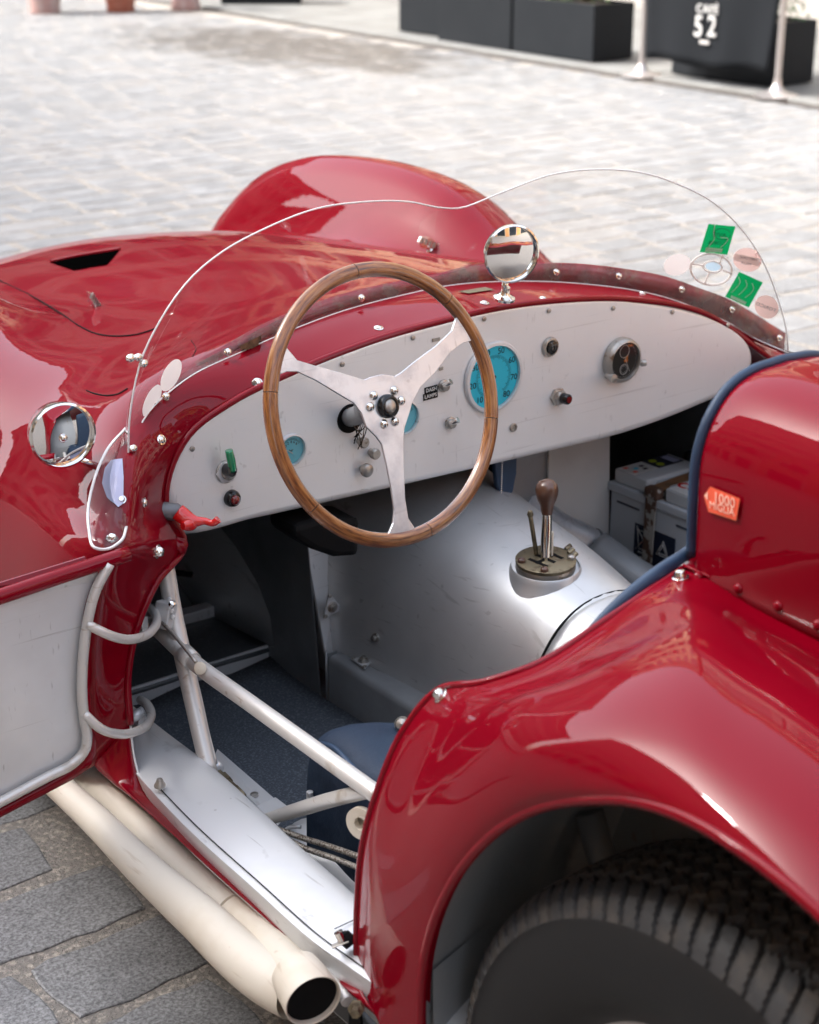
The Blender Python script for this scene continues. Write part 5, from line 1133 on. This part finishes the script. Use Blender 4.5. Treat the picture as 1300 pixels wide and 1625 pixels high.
lathe('exhaust_outlet', [(.031, -.055), (.034, -.035), (.0352, -.012), (.0358, 0), (.0355, .0015), (.0335, .0), (.0328, -.02), (.032, -.05)], BO, M['cream'], car, 40)
lathe('outlet_bore', [(.0330, -.006), (.0315, -.045), (0, -.045)], BO, M['black'], car, 32)
tube('exhaust_bracket', [at(515, 1545, x=-.37), at(540, 1570, x=-.37), at(552, 1590, x=-.375)], .008, M['tube'], car, n=10)
lathe('bracket_nut', [(.010, 0), (.010, .008), (.006, .010), (.006, .02), (0, .021)], basis(at(566, 1598, x=-.38), (-.6, -.7, .2)), M['brass'], car, 6)
quad('hanger_strap', at(556, 1600, x=-.375), at(572, 1600, x=-.375), at(578, 1660, x=-.375), at(556, 1660, x=-.375), M['black'], thick=.004)
# ================================================================== rear wheel
wh = empty('wheel'); wh.parent = car
WYc, WZc, Rr = -.955, .322, .35
NA, rings_ = 810, []
# profile: (x, radius) from the outer rim edge over the tread to the inner side
prof = [(-.322, .200), (-.345, .215), (-.357, .245), (-.360, .275), (-.356, .300), (-.350, .315), (-.345, .325), (-.340, .332), (-.332, .338), (-.322, .342), (-.310, .3445), (-.3, .3455), (-.29, .346), (-.28, .3465), (-.27, .3468), (-.26, .347), (-.25, .347),
        (-.24, .3468), (-.23, .3465), (-.22, .346), (-.21, .3455), (-.2, .3445), (-.19, .342), (-.18, .336), (-.172, .325), (-.165, .30), (-.17, .25), (-.19, .2)]
fine = []
for (a, b) in zip(prof, prof[1:]):
    k = 1 if (a[1] < .31) else 4
    for j in range(k): fine.append((a[0] + (b[0] - a[0]) * j / k, a[1] + (b[1] - a[1]) * j / k))
fine.append(prof[-1])
fine = [(x - .004, r_ * 1.02) for x, r_ in fine]
vs, fs = [], []; np_ = len(fine)
tw = 2 * math.pi * 58 / NA / 1.0
for i in range(NA):
    a = 2 * math.pi * i / NA; ca, sa = math.cos(a), math.sin(a)
    for (x, r) in fine:
        d = 0
        if x > -.353 and r > .315:
            zg = (abs(((i / 9.0) % 1) - .5) * 2 - .5) * .011
            for gx in (-.312, -.283, -.254, -.225, -.196):
                if abs(x - gx - zg) < .0036: d = .010
            if x < -.318 or x > -.192:
                if ((i + (x * 180)) % 9) < 2.2: d = .007
            elif ((i * 1.0 + math.sin(x * 210) * 3) % 9) < 1.6: d = max(d, .005)
        z = WZc + (r - d) * sa
        vs.append((x, WYc + (r - d) * ca, max(z, .0)))
for i in range(NA):
    for j in range(np_ - 1):
        a, b = i * np_ + j, ((i + 1) % NA) * np_ + j; fs.append((a, a + 1, b + 1, b))
ty = mesh('tyre', vs, fs, [M['rubber'], M['rubber_side']], wh)
for p in ty.data.polygons:
    if (p.index % (np_ - 1)) < 5: p.material_index = 1
e = ty.modifiers.new('edges', 'EDGE_SPLIT'); e.split_angle = R(40)
BWh = Matrix(((0, 0, -1, -.30), (1, 0, 0, WYc), (0, -1, 0, WZc), (0, 0, 0, 1)))
rim_ = lathe('rim', [(.203, -.01), (.210, .012), (.208, .022), (.200, .024), (.192, .015), (.180, -.005), (.12, -.02), (.06, -.01), (.05, .01), (0, .015)], BWh, M['white'], wh, 64)
for k in range(24):
    a = 2 * math.pi * k / 24; tube('spoke', [BWh @ V((.05 * math.cos(a + .3), .05 * math.sin(a + .3), .02)), BWh @ V((.19 * math.cos(a), .19 * math.sin(a), .0))], .003, M['steel'], rim_, seg=6)
lathe('hub_nut', [(.04, -.01), (.04, .03), (.03, .05), (0, .055)], BWh, M['chrome'], wh, 24)
# sticker with arrow on the headrest
hp = [(1121, 786), (1131, 771), (1178, 790), (1172, 825), (1128, 811)]
sticker(hp, M['orange'], 'arrow_sticker', .0035, hd, HEADT)
text_on('1000', 1154, 793, .017, M['stickertext'], HEADT, hd, -14, .0045); text_on('MIGLIA', 1150, 806, .0125, M['stickertext'], HEADT, hd, -14, .0045)
sticker([(1123, 785), (1128, 779), (1128, 793)], M['stickertext'], 'arrow_tip', .0045, hd, HEADT)
# badge plates on the cowl
sticker([(726, 464), (770, 457), (784, 461), (744, 467)], M['brass'], 'maker_plate', .002, fb, BODY)
sticker([(377, 548), (412, 531), (412, 546), (383, 562)], M['brass'], 'maker_plate', .004, ws, WSB)
